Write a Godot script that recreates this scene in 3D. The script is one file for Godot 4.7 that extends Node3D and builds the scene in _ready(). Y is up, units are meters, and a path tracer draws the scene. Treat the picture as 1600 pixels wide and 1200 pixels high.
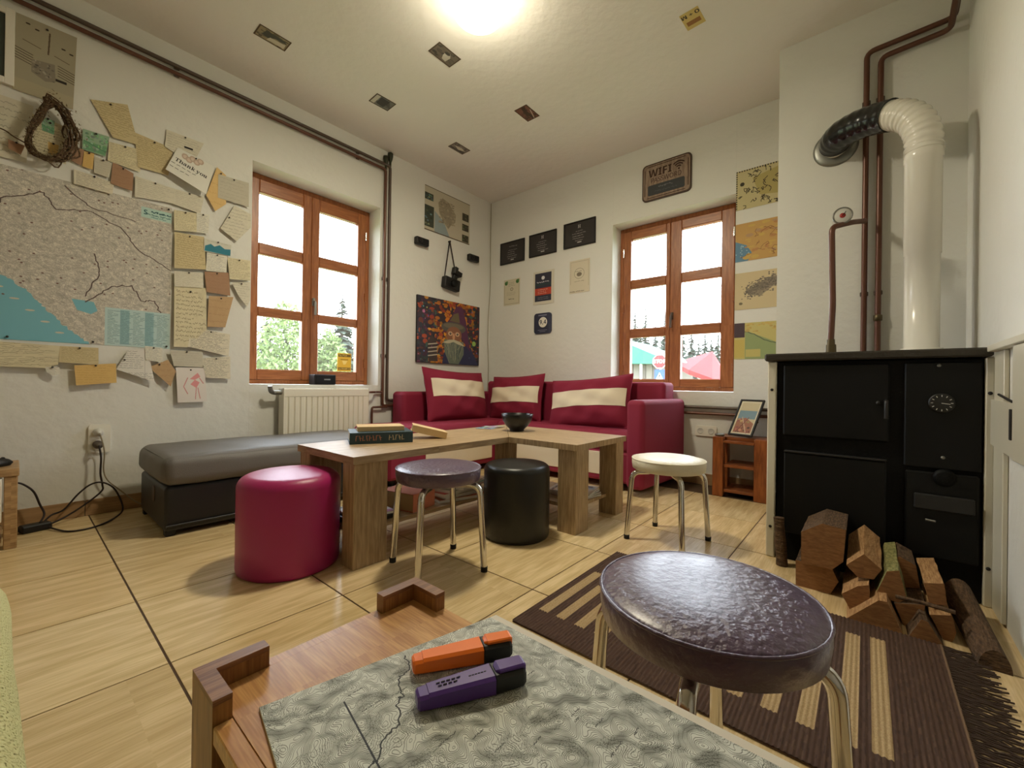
extends Node3D

const ZA := -3.13      # face of the wall with the big map
const XB := 3.32       # face of the wall with the certificates
const CE := 2.685      # ceiling
const XP := 2.85       # face of the chimney pier
const LAMP := Color(1.0, 0.958, 0.85)
var M := {}
var used := {}
var rng := RandomNumberGenerator.new()

func _ready():
	rng.seed = 7
	# ---------- camera, sky, exposure
	var yaw := 0.700075
	var pitch := 0.002119
	var roll := 0.014464
	var f0 := Vector3(cos(yaw), 0, -sin(yaw))
	var r0 := Vector3(sin(yaw), 0, cos(yaw))
	var fw := f0 * cos(pitch) + Vector3.UP * sin(pitch)
	var u0 := Vector3.UP * cos(pitch) - f0 * sin(pitch)
	var cam := Camera3D.new()
	cam.name = "camera"
	cam.transform = Transform3D(Basis(r0 * cos(roll) + u0 * sin(roll), u0 * cos(roll) - r0 * sin(roll), -fw), Vector3(0, 0.72, 0))
	cam.fov = rad_to_deg(2.0 * atan(600.0 / 656.8))
	cam.near = 0.02
	cam.far = 300.0
	add_child(cam)
	cam.current = true
	var env := Environment.new()
	var skym := ProceduralSkyMaterial.new()
	skym.sky_top_color = Color(0.90, 0.95, 1.0)
	skym.sky_horizon_color = Color(0.97, 0.99, 1.0)
	skym.ground_bottom_color = Color(0.45, 0.45, 0.42)
	skym.ground_horizon_color = Color(0.7, 0.7, 0.68)
	skym.sky_energy_multiplier = 3.2
	skym.ground_energy_multiplier = 1.2
	var sky := Sky.new()
	sky.sky_material = skym
	env.background_mode = Environment.BG_SKY
	env.sky = sky
	env.tonemap_mode = Environment.TONE_MAPPER_LINEAR
	env.tonemap_exposure = 1.0
	env.sdfgi_enabled = true
	env.ssao_enabled = true
	env.ssil_enabled = true
	var we := WorldEnvironment.new()
	we.name = "environment"
	we.environment = env
	add_child(we)
	make_materials()
	# ---------- large structure
	build_room()
	build_windows()
	build_outside()
	# ---------- objects
	build_lamp()
	build_sofa()
	build_ottoman()
	build_coffee_table()
	build_table_things()
	build_stools()
	build_stove()
	build_flue()
	build_logs()
	build_rug()
	build_tray_table()
	build_radiator_pipes()
	build_side_table()
	build_left_corner()
	build_wall_map()
	build_wall_papers()
	build_wall_decor()
	build_certificates()
	build_ceiling_notes()

# ================= naming and nodes
func numbered(n: String) -> String:
	used[n] = used.get(n, -1) + 1
	return n if used[n] == 0 else "%s_%03d" % [n, used[n]]

func tag(o, label, category, group = ""):
	o.set_meta("label", label)
	o.set_meta("category", category)
	if group != "":
		o.set_meta("group", group)
	return o

func thing(called, label, category, at = Vector3.ZERO, turn = 0.0, group = ""):
	var o := Node3D.new()
	o.name = numbered(called)
	add_child(o)
	o.position = at
	o.rotation.y = turn
	return tag(o, label, category, group)

func structure(called):
	var o := Node3D.new()
	o.name = numbered(called)
	add_child(o)
	o.set_meta("kind", "structure")
	return o

func copy(src, at, turn = 0.0, label = ""):
	var base: String = src.name
	var o = src.duplicate()
	o.name = numbered(base)
	add_child(o)
	o.position = at
	o.rotation.y = turn
	if label != "":
		o.set_meta("label", label)
	return o

func mesh_of(s: SurfaceTool) -> ArrayMesh:
	s.generate_normals()
	return s.commit()

func part(called, s, m, parent):
	var o := MeshInstance3D.new()
	o.name = called if parent != self else numbered(called)
	o.mesh = mesh_of(s) if s is SurfaceTool else s
	o.material_override = m
	parent.add_child(o, true)
	return o

# a thing that is one mesh
func solo(called, s, m, label, category, group = "", at = Vector3.ZERO, turn = 0.0):
	var o = part(called, s, m, self)
	o.position = at
	o.rotation.y = turn
	return tag(o, label, category, group)

# ================= geometry
func sst(smooth := false) -> SurfaceTool:
	var s := SurfaceTool.new()
	s.begin(Mesh.PRIMITIVE_TRIANGLES)
	s.set_smooth_group(0 if smooth else -1)
	return s

func V(x, y, z) -> Vector3:
	return Vector3(x, y, z)

# counter-clockwise from outside
func tri(s, a, b, c, ua = Vector2.ZERO, ub = Vector2.ZERO, uc = Vector2.ZERO):
	s.set_uv(ua); s.add_vertex(a)
	s.set_uv(uc); s.add_vertex(c)
	s.set_uv(ub); s.add_vertex(b)

func quad(s, a, b, c, d, ua = Vector2(0, 1), ub = Vector2(1, 1), uc = Vector2(1, 0), ud = Vector2(0, 0)):
	tri(s, a, b, c, ua, ub, uc)
	tri(s, a, c, d, ua, uc, ud)

func quad_out(s, a, b, c, d, centre):
	var n: Vector3 = (b - a).cross(d - a)
	if n.length_squared() < 1e-16:
		n = (c - a).cross(d - a)
	if n.dot((a + b + c + d) / 4.0 - centre) < 0:
		quad(s, a, d, c, b)
	else:
		quad(s, a, b, c, d)

# chamfered box
func box(s, c: Vector3, size: Vector3, bev := 0.003, b := Basis()):
	var h := size / 2.0
	bev = minf(bev, minf(h.x, minf(h.y, h.z)) * 0.9)
	s.set_smooth_group(-1)
	for ax in 3:
		var p := (ax + 1) % 3
		var q := (ax + 2) % 3
		for sg in [-1, 1]:
			var vs := []
			for k in [[-1, -1], [1, -1], [1, 1], [-1, 1]]:
				var v := Vector3.ZERO
				v[ax] = sg * h[ax]
				v[p] = k[0] * (h[p] - bev)
				v[q] = k[1] * (h[q] - bev)
				vs.append(c + b * v)
			quad_out(s, vs[0], vs[1], vs[2], vs[3], c)
		for s1 in [-1, 1]:
			for s2 in [-1, 1]:
				# edge along ax between faces p and q
				var e := []
				for k in [[-1, p], [1, p], [1, q], [-1, q]]:
					var v := Vector3.ZERO
					v[ax] = k[0] * (h[ax] - bev)
					v[p] = s1 * (h[p] if k[1] == p else h[p] - bev)
					v[q] = s2 * (h[q] if k[1] == q else h[q] - bev)
					e.append(c + b * v)
				quad_out(s, e[0], e[1], e[2], e[3], c)
	for sx in [-1, 1]:
		for sy in [-1, 1]:
			for sz in [-1, 1]:
				var i := h - Vector3.ONE * bev
				var a := c + b * Vector3(sx * h.x, sy * i.y, sz * i.z)
				var d := c + b * Vector3(sx * i.x, sy * h.y, sz * i.z)
				var e := c + b * Vector3(sx * i.x, sy * i.y, sz * h.z)
				if (d - a).cross(e - a).dot(a - c) < 0:
					tri(s, a, e, d)
				else:
					tri(s, a, d, e)

func boxm(size: Vector3, bev := 0.003, c := Vector3.ZERO) -> SurfaceTool:
	var s := sst()
	box(s, c, size, bev)
	return s

# box between two corners
func bx2(s, a: Vector3, b: Vector3, bev := 0.002):
	box(s, (a + b) / 2.0, (b - a).abs(), bev)

# polygon in the local XY plane, extruded along local Z from 0 to depth
func prism(s, pts, xf: Transform3D, depth: float):
	var p := PackedVector2Array()
	for v in pts:
		p.append(v)
	var area := 0.0
	for i in p.size():
		area += p[i].cross(p[(i + 1) % p.size()])
	if area < 0:
		p.reverse()
	var lo := p[0]
	var hi := p[0]
	for v in p:
		lo = lo.min(v)
		hi = hi.max(v)
	var d := (hi - lo).max(Vector2(1e-6, 1e-6))
	var t := Geometry2D.triangulate_polygon(p)
	s.set_smooth_group(-1)
	for i in range(0, t.size(), 3):
		var a := p[t[i]]
		var b := p[t[i + 1]]
		var c := p[t[i + 2]]
		if (b - a).cross(c - a) < 0:
			var w := b
			b = c
			c = w
		var ua := Vector2((a.x - lo.x) / d.x, 1.0 - (a.y - lo.y) / d.y)
		var ub := Vector2((b.x - lo.x) / d.x, 1.0 - (b.y - lo.y) / d.y)
		var uc := Vector2((c.x - lo.x) / d.x, 1.0 - (c.y - lo.y) / d.y)
		tri(s, xf * V(a.x, a.y, depth), xf * V(b.x, b.y, depth), xf * V(c.x, c.y, depth), ua, ub, uc)
		tri(s, xf * V(a.x, a.y, 0), xf * V(c.x, c.y, 0), xf * V(b.x, b.y, 0), ua, uc, ub)
	for i in p.size():
		var a := p[i]
		var b := p[(i + 1) % p.size()]
		var u := Vector2((a.x - lo.x) / d.x, 1.0 - (a.y - lo.y) / d.y)
		var w := Vector2((b.x - lo.x) / d.x, 1.0 - (b.y - lo.y) / d.y)
		quad(s, xf * V(a.x, a.y, 0), xf * V(b.x, b.y, 0), xf * V(b.x, b.y, depth), xf * V(a.x, a.y, depth), u, w, w, u)

func rect(w: float, h: float) -> Array:
	return [Vector2(-w / 2, -h / 2), Vector2(w / 2, -h / 2), Vector2(w / 2, h / 2), Vector2(-w / 2, h / 2)]

func round_rect(w: float, h: float, r: float, n := 5) -> Array:
	var o := []
	var cs := [Vector2(w / 2 - r, h / 2 - r), Vector2(-w / 2 + r, h / 2 - r), Vector2(-w / 2 + r, -h / 2 + r), Vector2(w / 2 - r, -h / 2 + r)]
	for k in 4:
		for i in n + 1:
			var a := PI / 2 * (k + float(i) / n)
			o.append(cs[k] + Vector2(cos(a), sin(a)) * r)
	return o

func disc(r: float, n := 24) -> Array:
	var o := []
	for i in n:
		o.append(Vector2(cos(TAU * i / n), sin(TAU * i / n)) * r)
	return o

# sections of equal length, counter-clockwise seen from the end of the path
func loft(s, sec: Array, smooth := true, caps := true):
	s.set_smooth_group(0 if smooth else -1)
	var n: int = sec[0].size()
	for i in sec.size() - 1:
		for k in n:
			var k2 := (k + 1) % n
			quad(s, sec[i][k], sec[i][k2], sec[i + 1][k2], sec[i + 1][k], Vector2(float(k) / n, i), Vector2(float(k + 1) / n, i), Vector2(float(k + 1) / n, i + 1), Vector2(float(k) / n, i + 1))
	if caps:
		s.set_smooth_group(-1)
		for e in [0, sec.size() - 1]:
			var m := Vector3.ZERO
			for v in sec[e]:
				m += v
			m /= n
			for k in n:
				if e == 0:
					tri(s, m, sec[e][(k + 1) % n], sec[e][k])
				else:
					tri(s, m, sec[e][k], sec[e][(k + 1) % n])

func tube(s, path: Array, r, seg := 10, closed := false):
	var sec := []
	var n := path.size()
	var up := Vector3.UP
	var t0: Vector3 = (path[1] - path[0]).normalized()
	if absf(t0.y) > 0.9:
		up = Vector3.RIGHT
	var side := t0.cross(up).normalized()
	for i in n:
		var a: Vector3 = path[(i - 1 + n) % n] if (closed or i > 0) else path[0]
		var b: Vector3 = path[(i + 1) % n] if (closed or i < n - 1) else path[n - 1]
		var t := (b - a).normalized()
		side = (side - t * side.dot(t)).normalized()
		var nn := side.cross(t)
		var rr: float = r[i] if r is Array else r
		var ring := []
		for k in seg:
			var an := TAU * k / seg
			ring.append(path[i] + (side * cos(an) + nn * -sin(an)) * rr)
		sec.append(ring)
	if closed:
		sec.append(sec[0])
	loft(s, sec, true, not closed)

func rounded_path(pts: Array, r: float, n := 5) -> Array:
	var o := [pts[0]]
	for i in range(1, pts.size() - 1):
		var a: Vector3 = pts[i - 1]
		var p: Vector3 = pts[i]
		var b: Vector3 = pts[i + 1]
		var d := minf(r, minf((a - p).length(), (b - p).length()) * 0.49)
		var p0 := p + (a - p).normalized() * d
		var p1 := p + (b - p).normalized() * d
		for k in n + 1:
			var t := float(k) / n
			o.append(p0.lerp(p, t).lerp(p.lerp(p1, t), t))
	o.append(pts[pts.size() - 1])
	return o

func smooth_path(pts: Array, n := 6) -> Array:
	var o := []
	for i in pts.size() - 1:
		var p0: Vector3 = pts[maxi(i - 1, 0)]
		var p1: Vector3 = pts[i]
		var p2: Vector3 = pts[i + 1]
		var p3: Vector3 = pts[mini(i + 2, pts.size() - 1)]
		for k in n:
			o.append(p1.cubic_interpolate(p2, p0, p3, float(k) / n))
	o.append(pts[pts.size() - 1])
	return o

# profile of (radius, height) from bottom to top, turned about local Y
func lathe(s, prof: Array, seg := 32, xf := Transform3D()):
	s.set_smooth_group(0)
	for i in prof.size() - 1:
		var a: Vector2 = prof[i]
		var b: Vector2 = prof[i + 1]
		for k in seg:
			var t0 := TAU * k / seg
			var t1 := TAU * (k + 1) / seg
			var p := xf * V(a.x * cos(t0), a.y, -a.x * sin(t0))
			var q := xf * V(a.x * cos(t1), a.y, -a.x * sin(t1))
			var r := xf * V(b.x * cos(t1), b.y, -b.x * sin(t1))
			var w := xf * V(b.x * cos(t0), b.y, -b.x * sin(t0))
			if a.x < 1e-6:
				tri(s, p, r, w)
			elif b.x < 1e-6:
				tri(s, p, q, r)
			else:
				quad(s, p, q, r, w)

# soft box: rounded edges, optional noise pushed along the normal
func rbox(s, c: Vector3, size: Vector3, r: float, b := Basis(), amp := 0.0, freq := 6.0, sd := 1, puff := 0.0):
	var h := size / 2.0
	r = minf(r, minf(h.x, minf(h.y, h.z)) * 0.98)
	var nz := FastNoiseLite.new()
	nz.seed = sd
	nz.frequency = freq
	s.set_smooth_group(0)
	var lists := []
	for ax in 3:
		var l := []
		for i in range(4, 0, -1):
			l.append(-(h[ax] - r) - r * tan(PI / 4 * i / 4.0))
		var mid := clampi(int(ceil((h[ax] - r) * 2.0 / 0.05)), 1, 24) if amp > 0 or puff > 0 else 1
		for i in mid + 1:
			l.append(lerpf(-(h[ax] - r), h[ax] - r, float(i) / mid))
		for i in range(1, 5):
			l.append((h[ax] - r) + r * tan(PI / 4 * i / 4.0))
		lists.append(l)
	for ax in 3:
		var p := (ax + 1) % 3
		var q := (ax + 2) % 3
		for sg in [-1, 1]:
			var lp: Array = lists[p]
			var lq: Array = lists[q]
			var g := []
			for i in lp.size():
				var row := []
				for j in lq.size():
					var v := Vector3.ZERO
					v[ax] = sg * h[ax]
					v[p] = lp[i]
					v[q] = lq[j]
					var inner := h - Vector3.ONE * r
					var cl := v.clamp(-inner, inner)
					var n := (v - cl).normalized()
					var w := cl + n * r
					if amp > 0:
						w += n * nz.get_noise_3dv(w + c) * amp
					if puff > 0:
						var e := 1.0
						for k in 3:
							if k != ax:
								e *= 1.0 - pow(absf(w[k]) / h[k], 2.0)
						w[ax] += sg * puff * e
					row.append(c + b * w)
				g.append(row)
			for i in lp.size() - 1:
				for j in lq.size() - 1:
					if sg > 0:
						quad(s, g[i][j], g[i + 1][j], g[i + 1][j + 1], g[i][j + 1])
					else:
						quad(s, g[i][j], g[i][j + 1], g[i + 1][j + 1], g[i + 1][j])

# bases for things fixed to walls: local X to the right, Y up, Z into the room
func on_a(x: float, y: float, off := 0.0) -> Transform3D:
	return Transform3D(Basis(), V(x, y, ZA + off))

func on_b(z: float, y: float, off := 0.0) -> Transform3D:
	return Transform3D(Basis(V(0, 0, 1), V(0, 1, 0), V(-1, 0, 0)), V(XB - off, y, z))

func on_ceiling(x: float, z: float, off := 0.0) -> Transform3D:
	return Transform3D(Basis(V(1, 0, 0), V(0, 0, 1), V(0, -1, 0)), V(x, CE - off, z))

func on_top(x: float, y: float, z: float) -> Transform3D:
	return Transform3D(Basis(V(1, 0, 0), V(0, 0, -1), V(0, 1, 0)), V(x, y, z))

func lettering(text: String, height: float, xf: Transform3D, m, parent, depth := 0.0008, face := "Droid Sans", bold := false):
	var t := TextMesh.new()
	var f := SystemFont.new()
	f.font_names = PackedStringArray([face])
	if bold:
		f.font_weight = 700
	t.font = f
	t.font_size = 32
	t.pixel_size = height / 24.0
	t.depth = depth
	t.curve_step = 2.0
	t.text = text
	var o := MeshInstance3D.new()
	o.name = "lettering"
	o.mesh = t
	o.material_override = m
	o.transform = xf
	parent.add_child(o, true)
	return o

# ================= pictures
func img(w: int, h: int, c: Color) -> Image:
	var i := Image.create_empty(w, h, false, Image.FORMAT_RGB8)
	i.fill(c)
	return i

func iline(im: Image, a: Vector2, b: Vector2, w: int, c: Color):
	var n := int(maxf(absf(a.x - b.x), absf(a.y - b.y))) + 1
	for i in n + 1:
		var p := a.lerp(b, float(i) / n)
		im.fill_rect(Rect2i(int(p.x - w / 2.0), int(p.y - w / 2.0), w, w), c)

func ipoly(im: Image, pts: Array, c: Color):
	var lo := 1e9
	var hi := -1e9
	for p in pts:
		lo = minf(lo, p.y)
		hi = maxf(hi, p.y)
	for y in range(maxi(int(lo), 0), mini(int(hi) + 1, im.get_height())):
		var xs := []
		for i in pts.size():
			var a: Vector2 = pts[i]
			var b: Vector2 = pts[(i + 1) % pts.size()]
			if (a.y <= y) != (b.y <= y):
				xs.append(a.x + (y - a.y) / (b.y - a.y) * (b.x - a.x))
		xs.sort()
		for i in range(0, xs.size() - 1, 2):
			im.fill_rect(Rect2i(int(xs[i]), y, int(xs[i + 1]) - int(xs[i]) + 1, 1), c)

func iell(im: Image, cx: float, cy: float, rx: float, ry: float, c: Color):
	for y in range(int(cy - ry), int(cy + ry) + 1):
		var t := 1.0 - pow((y - cy) / ry, 2.0)
		if t > 0:
			var w := rx * sqrt(t)
			im.fill_rect(Rect2i(int(cx - w), y, int(2 * w) + 1, 1), c)

# rows of handwriting or print
func iwrite(im: Image, x0: int, y0: int, x1: int, y1: int, rows: int, c: Color, w := 2, jag := 3.0):
	var dy := float(y1 - y0) / rows
	for k in rows:
		var y := y0 + dy * (k + 0.5)
		var x := float(x0)
		var stop := x1 - rng.randf() * (x1 - x0) * 0.35
		while x < stop:
			var word := rng.randf_range(8, 26)
			var p := Vector2(x, y)
			while p.x < x + word:
				var q := Vector2(p.x + rng.randf_range(2, 4), y + rng.randf_range(-jag, jag))
				iline(im, p, q, w, c)
				p = q
			x += word + rng.randf_range(4, 9)

func picture(im: Image, rough := 0.85) -> StandardMaterial3D:
	var m := StandardMaterial3D.new()
	m.albedo_texture = ImageTexture.create_from_image(im)
	m.roughness = rough
	m.texture_repeat = false
	return m

# streaky grain that runs along the image's x (or y, if upright)
func grain(w: int, h: int, c0: Color, c1: Color, fx: float, fy: float, sd: int, upright := false, fine := 0.35) -> ImageTexture:
	var a := FastNoiseLite.new()
	a.seed = sd
	a.frequency = 1.0
	a.fractal_octaves = 3
	var b := FastNoiseLite.new()
	b.seed = sd + 50
	b.frequency = 1.0
	b.fractal_octaves = 2
	var data := PackedByteArray()
	data.resize(w * h * 3)
	var k := 0
	for y in h:
		for x in w:
			var u := float(x) / w
			var v := float(y) / h
			if upright:
				var t := u
				u = v
				v = t
			var n := a.get_noise_2d(u * fx, v * fy) * 1.2 * (1.0 - fine) + b.get_noise_2d(u * fx * 3.0, v * fy * 7.0) * fine * 1.4
			var q := clampf(0.5 + n, 0.0, 1.0)
			var c := c0.lerp(c1, q)
			data[k] = c.r8
			data[k + 1] = c.g8
			data[k + 2] = c.b8
			k += 3
	return ImageTexture.create_from_image(Image.create_from_data(w, h, false, Image.FORMAT_RGB8, data))

func noise_tex(freq: float, sd: int, normal := true, strength := 4.0, size := 256, c0 := Color.BLACK, c1 := Color.WHITE) -> NoiseTexture2D:
	var n := FastNoiseLite.new()
	n.seed = sd
	n.frequency = freq
	n.fractal_octaves = 4
	var t := NoiseTexture2D.new()
	t.width = size
	t.height = size
	t.seamless = true
	t.noise = n
	t.as_normal_map = normal
	t.bump_strength = strength
	if not normal:
		var g := Gradient.new()
		g.set_color(0, c0)
		g.set_color(1, c1)
		t.color_ramp = g
	return t

func mat(c: Color, rough := 0.6, metal := 0.0) -> StandardMaterial3D:
	var m := StandardMaterial3D.new()
	m.albedo_color = c
	m.roughness = rough
	m.metallic = metal
	return m

func tri_mat(m: StandardMaterial3D, scale: float, world := false) -> StandardMaterial3D:
	m.uv1_triplanar = true
	m.uv1_world_triplanar = world
	m.uv1_scale = Vector3.ONE * scale
	return m

func bumpy(m: StandardMaterial3D, t, scale: float, amount := 1.0, world := false):
	m.normal_enabled = true
	m.normal_texture = t
	m.normal_scale = amount
	return tri_mat(m, scale, world)

func wood(t, scale: float, rough: float) -> StandardMaterial3D:
	var m := mat(Color.WHITE, rough)
	m.albedo_texture = t
	return tri_mat(m, scale)

func make_materials():
	var plaster := noise_tex(0.02, 3, true, 3.0, 512)
	var fine := noise_tex(0.08, 5, true, 5.0, 256)
	var crinkle := noise_tex(0.03, 19, true, 9.0, 512)
	var lumpy := noise_tex(0.015, 9, true, 8.0, 512)
	M.wall = bumpy(mat(Color(0.875, 0.87, 0.84), 0.9), plaster, 1.4, 0.35, true)
	M.ceiling = bumpy(mat(Color(0.91, 0.895, 0.87), 0.92), plaster, 1.2, 0.3, true)
	M.grout = mat(Color(0.30, 0.22, 0.14), 0.9)
	M.tile = []
	var tg := grain(512, 512, Color8(208, 182, 134), Color8(236, 212, 166), 1.6, 13.0, 11)
	for i in 6:
		var m := mat([Color(1, 1, 1), Color(0.97, 0.96, 0.94), Color(1, 0.98, 0.95), Color(0.95, 0.94, 0.92), Color(0.98, 0.97, 0.96), Color(0.96, 0.95, 0.95)][i], 0.24)
		m.albedo_texture = tg
		m.uv1_scale = V(0.72, 0.72, 1)
		m.uv1_offset = V(0.137 * i, 0.211 * i, 0)
		M.tile.append(m)
	M.skirting = wood(grain(256, 256, Color8(150, 118, 82), Color8(176, 142, 102), 2.0, 10.0, 14), 1.5, 0.35)
	var oak0 := Color8(150, 124, 90)
	var oak1 := Color8(190, 164, 126)
	M.oak_x = wood(grain(512, 512, oak0, oak1, 3.0, 40.0, 21), 1.6, 0.42)
	M.oak_y = wood(grain(512, 512, oak0, oak1, 3.0, 40.0, 22, true), 1.6, 0.42)
	var or0 := Color8(140, 82, 46)
	var or1 := Color8(172, 108, 64)
	M.win_x = wood(grain(256, 256, or0, or1, 2.0, 24.0, 31), 2.0, 0.35)
	M.win_y = wood(grain(256, 256, or0, or1, 2.0, 24.0, 32, true), 2.0, 0.35)
	var ta0 := Color8(178, 124, 70)
	var ta1 := Color8(216, 166, 106)
	M.tray_y = wood(grain(512, 512, ta0, ta1, 2.5, 22.0, 41, true, 0.45), 2.4, 0.33)
	M.tray_dark = wood(grain(256, 256, Color8(112, 72, 46), Color8(162, 116, 80), 2.0, 26.0, 43), 3.5, 0.45)
	M.tray_leg = wood(grain(256, 256, Color8(120, 78, 42), Color8(168, 118, 68), 2.0, 20.0, 44, true), 3.0, 0.4)
	M.pine_y = wood(grain(256, 256, Color8(120, 62, 26), Color8(164, 94, 46), 2.0, 14.0, 46, true), 2.0, 0.35)
	M.pine_x = wood(grain(256, 256, Color8(112, 58, 24), Color8(152, 86, 42), 2.0, 14.0, 47), 2.0, 0.35)
	M.bench = wood(grain(256, 256, Color8(150, 116, 78), Color8(192, 158, 114), 2.0, 16.0, 48), 2.0, 0.45)
	M.log_cut = wood(grain(256, 256, Color8(126, 86, 50), Color8(158, 112, 68), 5.0, 26.0, 51, false, 0.5), 3.0, 0.85)
	M.log_split = bumpy(wood(grain(256, 256, Color8(132, 92, 54), Color8(200, 160, 112), 2.0, 22.0, 52), 4.0, 0.85), fine, 6.0, 0.8)
	M.log_bark = bumpy(wood(grain(256, 256, Color8(58, 42, 30), Color8(118, 92, 66), 3.0, 16.0, 53), 4.0, 0.95), lumpy, 8.0, 1.5)
	M.log_moss = bumpy(wood(grain(256, 256, Color8(92, 96, 52), Color8(160, 152, 100), 4.0, 12.0, 54), 4.0, 0.95), lumpy, 8.0, 1.5)
	M.sofa = bumpy(mat(Color8(132, 17, 50), 0.75), fine, 14.0, 0.35)
	M.sofa.rim_enabled = true
	M.sofa.rim = 0.35
	M.sofa.rim_tint = 0.6
	M.cushion = bumpy(mat(Color8(128, 14, 46), 0.85), fine, 16.0, 0.4)
	M.band = bumpy(mat(Color8(222, 208, 182), 0.85), fine, 18.0, 0.4)
	M.grey_cloth = bumpy(mat(Color8(108, 104, 101), 0.5), fine, 12.0, 0.5)
	M.black_leather = bumpy(mat(Color8(24, 24, 26), 0.42), fine, 10.0, 0.3)
	M.black_pouf = bumpy(mat(Color8(22, 23, 22), 0.36), fine, 10.0, 0.25)
	M.pink = bumpy(mat(Color8(164, 34, 98), 0.36), fine, 14.0, 0.2)
	M.purple = bumpy(mat(Color8(78, 55, 86), 0.4), crinkle, 3.2, 1.0)
	M.purple.clearcoat_enabled = true
	M.purple.clearcoat = 0.9
	M.purple.clearcoat_roughness = 0.32
	M.cream_leather = bumpy(mat(Color8(226, 218, 192), 0.42), lumpy, 6.0, 0.5)
	M.chrome = mat(Color(0.83, 0.82, 0.80), 0.12, 1.0)
	M.rubber = mat(Color8(26, 24, 22), 0.8)
	M.black = mat(Color8(16, 16, 16), 0.5)
	M.iron = bumpy(mat(Color8(8, 8, 8), 0.6), fine, 8.0, 0.25)
	M.iron_door = mat(Color8(11, 12, 12), 0.5)
	M.iron.metallic_specular = 0.3
	M.iron_door.metallic_specular = 0.35
	M.iron_trim = mat(Color8(52, 52, 52), 0.4, 0.6)
	M.plate = bumpy(mat(Color8(70, 66, 60), 0.45, 0.7), fine, 5.0, 0.3)
	M.enamel = mat(Color8(214, 208, 188), 0.3)
	M.flue_white = mat(Color8(226, 222, 210), 0.22)
	M.flue_black = mat(Color8(14, 16, 18), 0.2)
	M.tin = mat(Color8(140, 140, 134), 0.4, 0.8)
	M.pipe = mat(Color8(98, 62, 46), 0.35, 0.25)
	M.pipe_grey = mat(Color8(88, 74, 64), 0.4, 0.2)
	M.brass = mat(Color8(96, 84, 60), 0.4, 0.7)
	M.gauge = mat(Color8(206, 204, 196), 0.4)
	M.red = mat(Color8(150, 34, 26), 0.5)
	M.white = mat(Color8(232, 228, 216), 0.5)
	M.radiator = mat(Color8(226, 220, 202), 0.35)
	M.ink = mat(Color8(30, 26, 24), 0.8)
	M.pale_ink = mat(Color8(214, 212, 206), 0.8)
	M.brown_ink = mat(Color8(58, 30, 18), 0.8)
	M.pin = mat(Color8(40, 36, 34), 0.4)
	M.cable = mat(Color8(34, 22, 20), 0.5)
	M.grey_cable = mat(Color8(150, 138, 112), 0.6)
	M.green_plush = bumpy(mat(Color8(202, 198, 142), 0.95), noise_tex(0.15, 71, true, 8.0, 256), 9.0, 0.8)
	var g := StandardMaterial3D.new()
	g.albedo_color = Color(1, 1, 1, 0.06)
	g.transparency = BaseMaterial3D.TRANSPARENCY_ALPHA
	g.roughness = 0.02
	M.glass = g
	M.opal = mat(Color(1, 0.98, 0.92), 0.4)
	M.opal.emission_enabled = true
	M.opal.emission = Color(1.0, 0.95, 0.82)
	M.opal.emission_energy_multiplier = 1.7
	M.orange = mat(Color8(255, 124, 24), 0.35)
	M.violet = mat(Color8(84, 50, 134), 0.35)
	M.needles = mat(Color8(46, 58, 46), 0.9)
	M.leaves = mat(Color8(112, 130, 80), 0.9)
	M.trunk = mat(Color8(70, 62, 54), 0.95)
	M.meadow = mat(Color8(120, 132, 86), 0.95)
	M.book_pages = mat(Color8(206, 176, 128), 0.9)
	M.page_white = mat(Color8(222, 220, 216), 0.9)

# ================= room
func solid(called, boxes: Array, m, label := ""):
	var s := sst()
	for b in boxes:
		bx2(s, b[0], b[1], 0.0005)
	var o = part(called, s, m, self)
	o.set_meta("kind", "structure")
	return o

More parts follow.
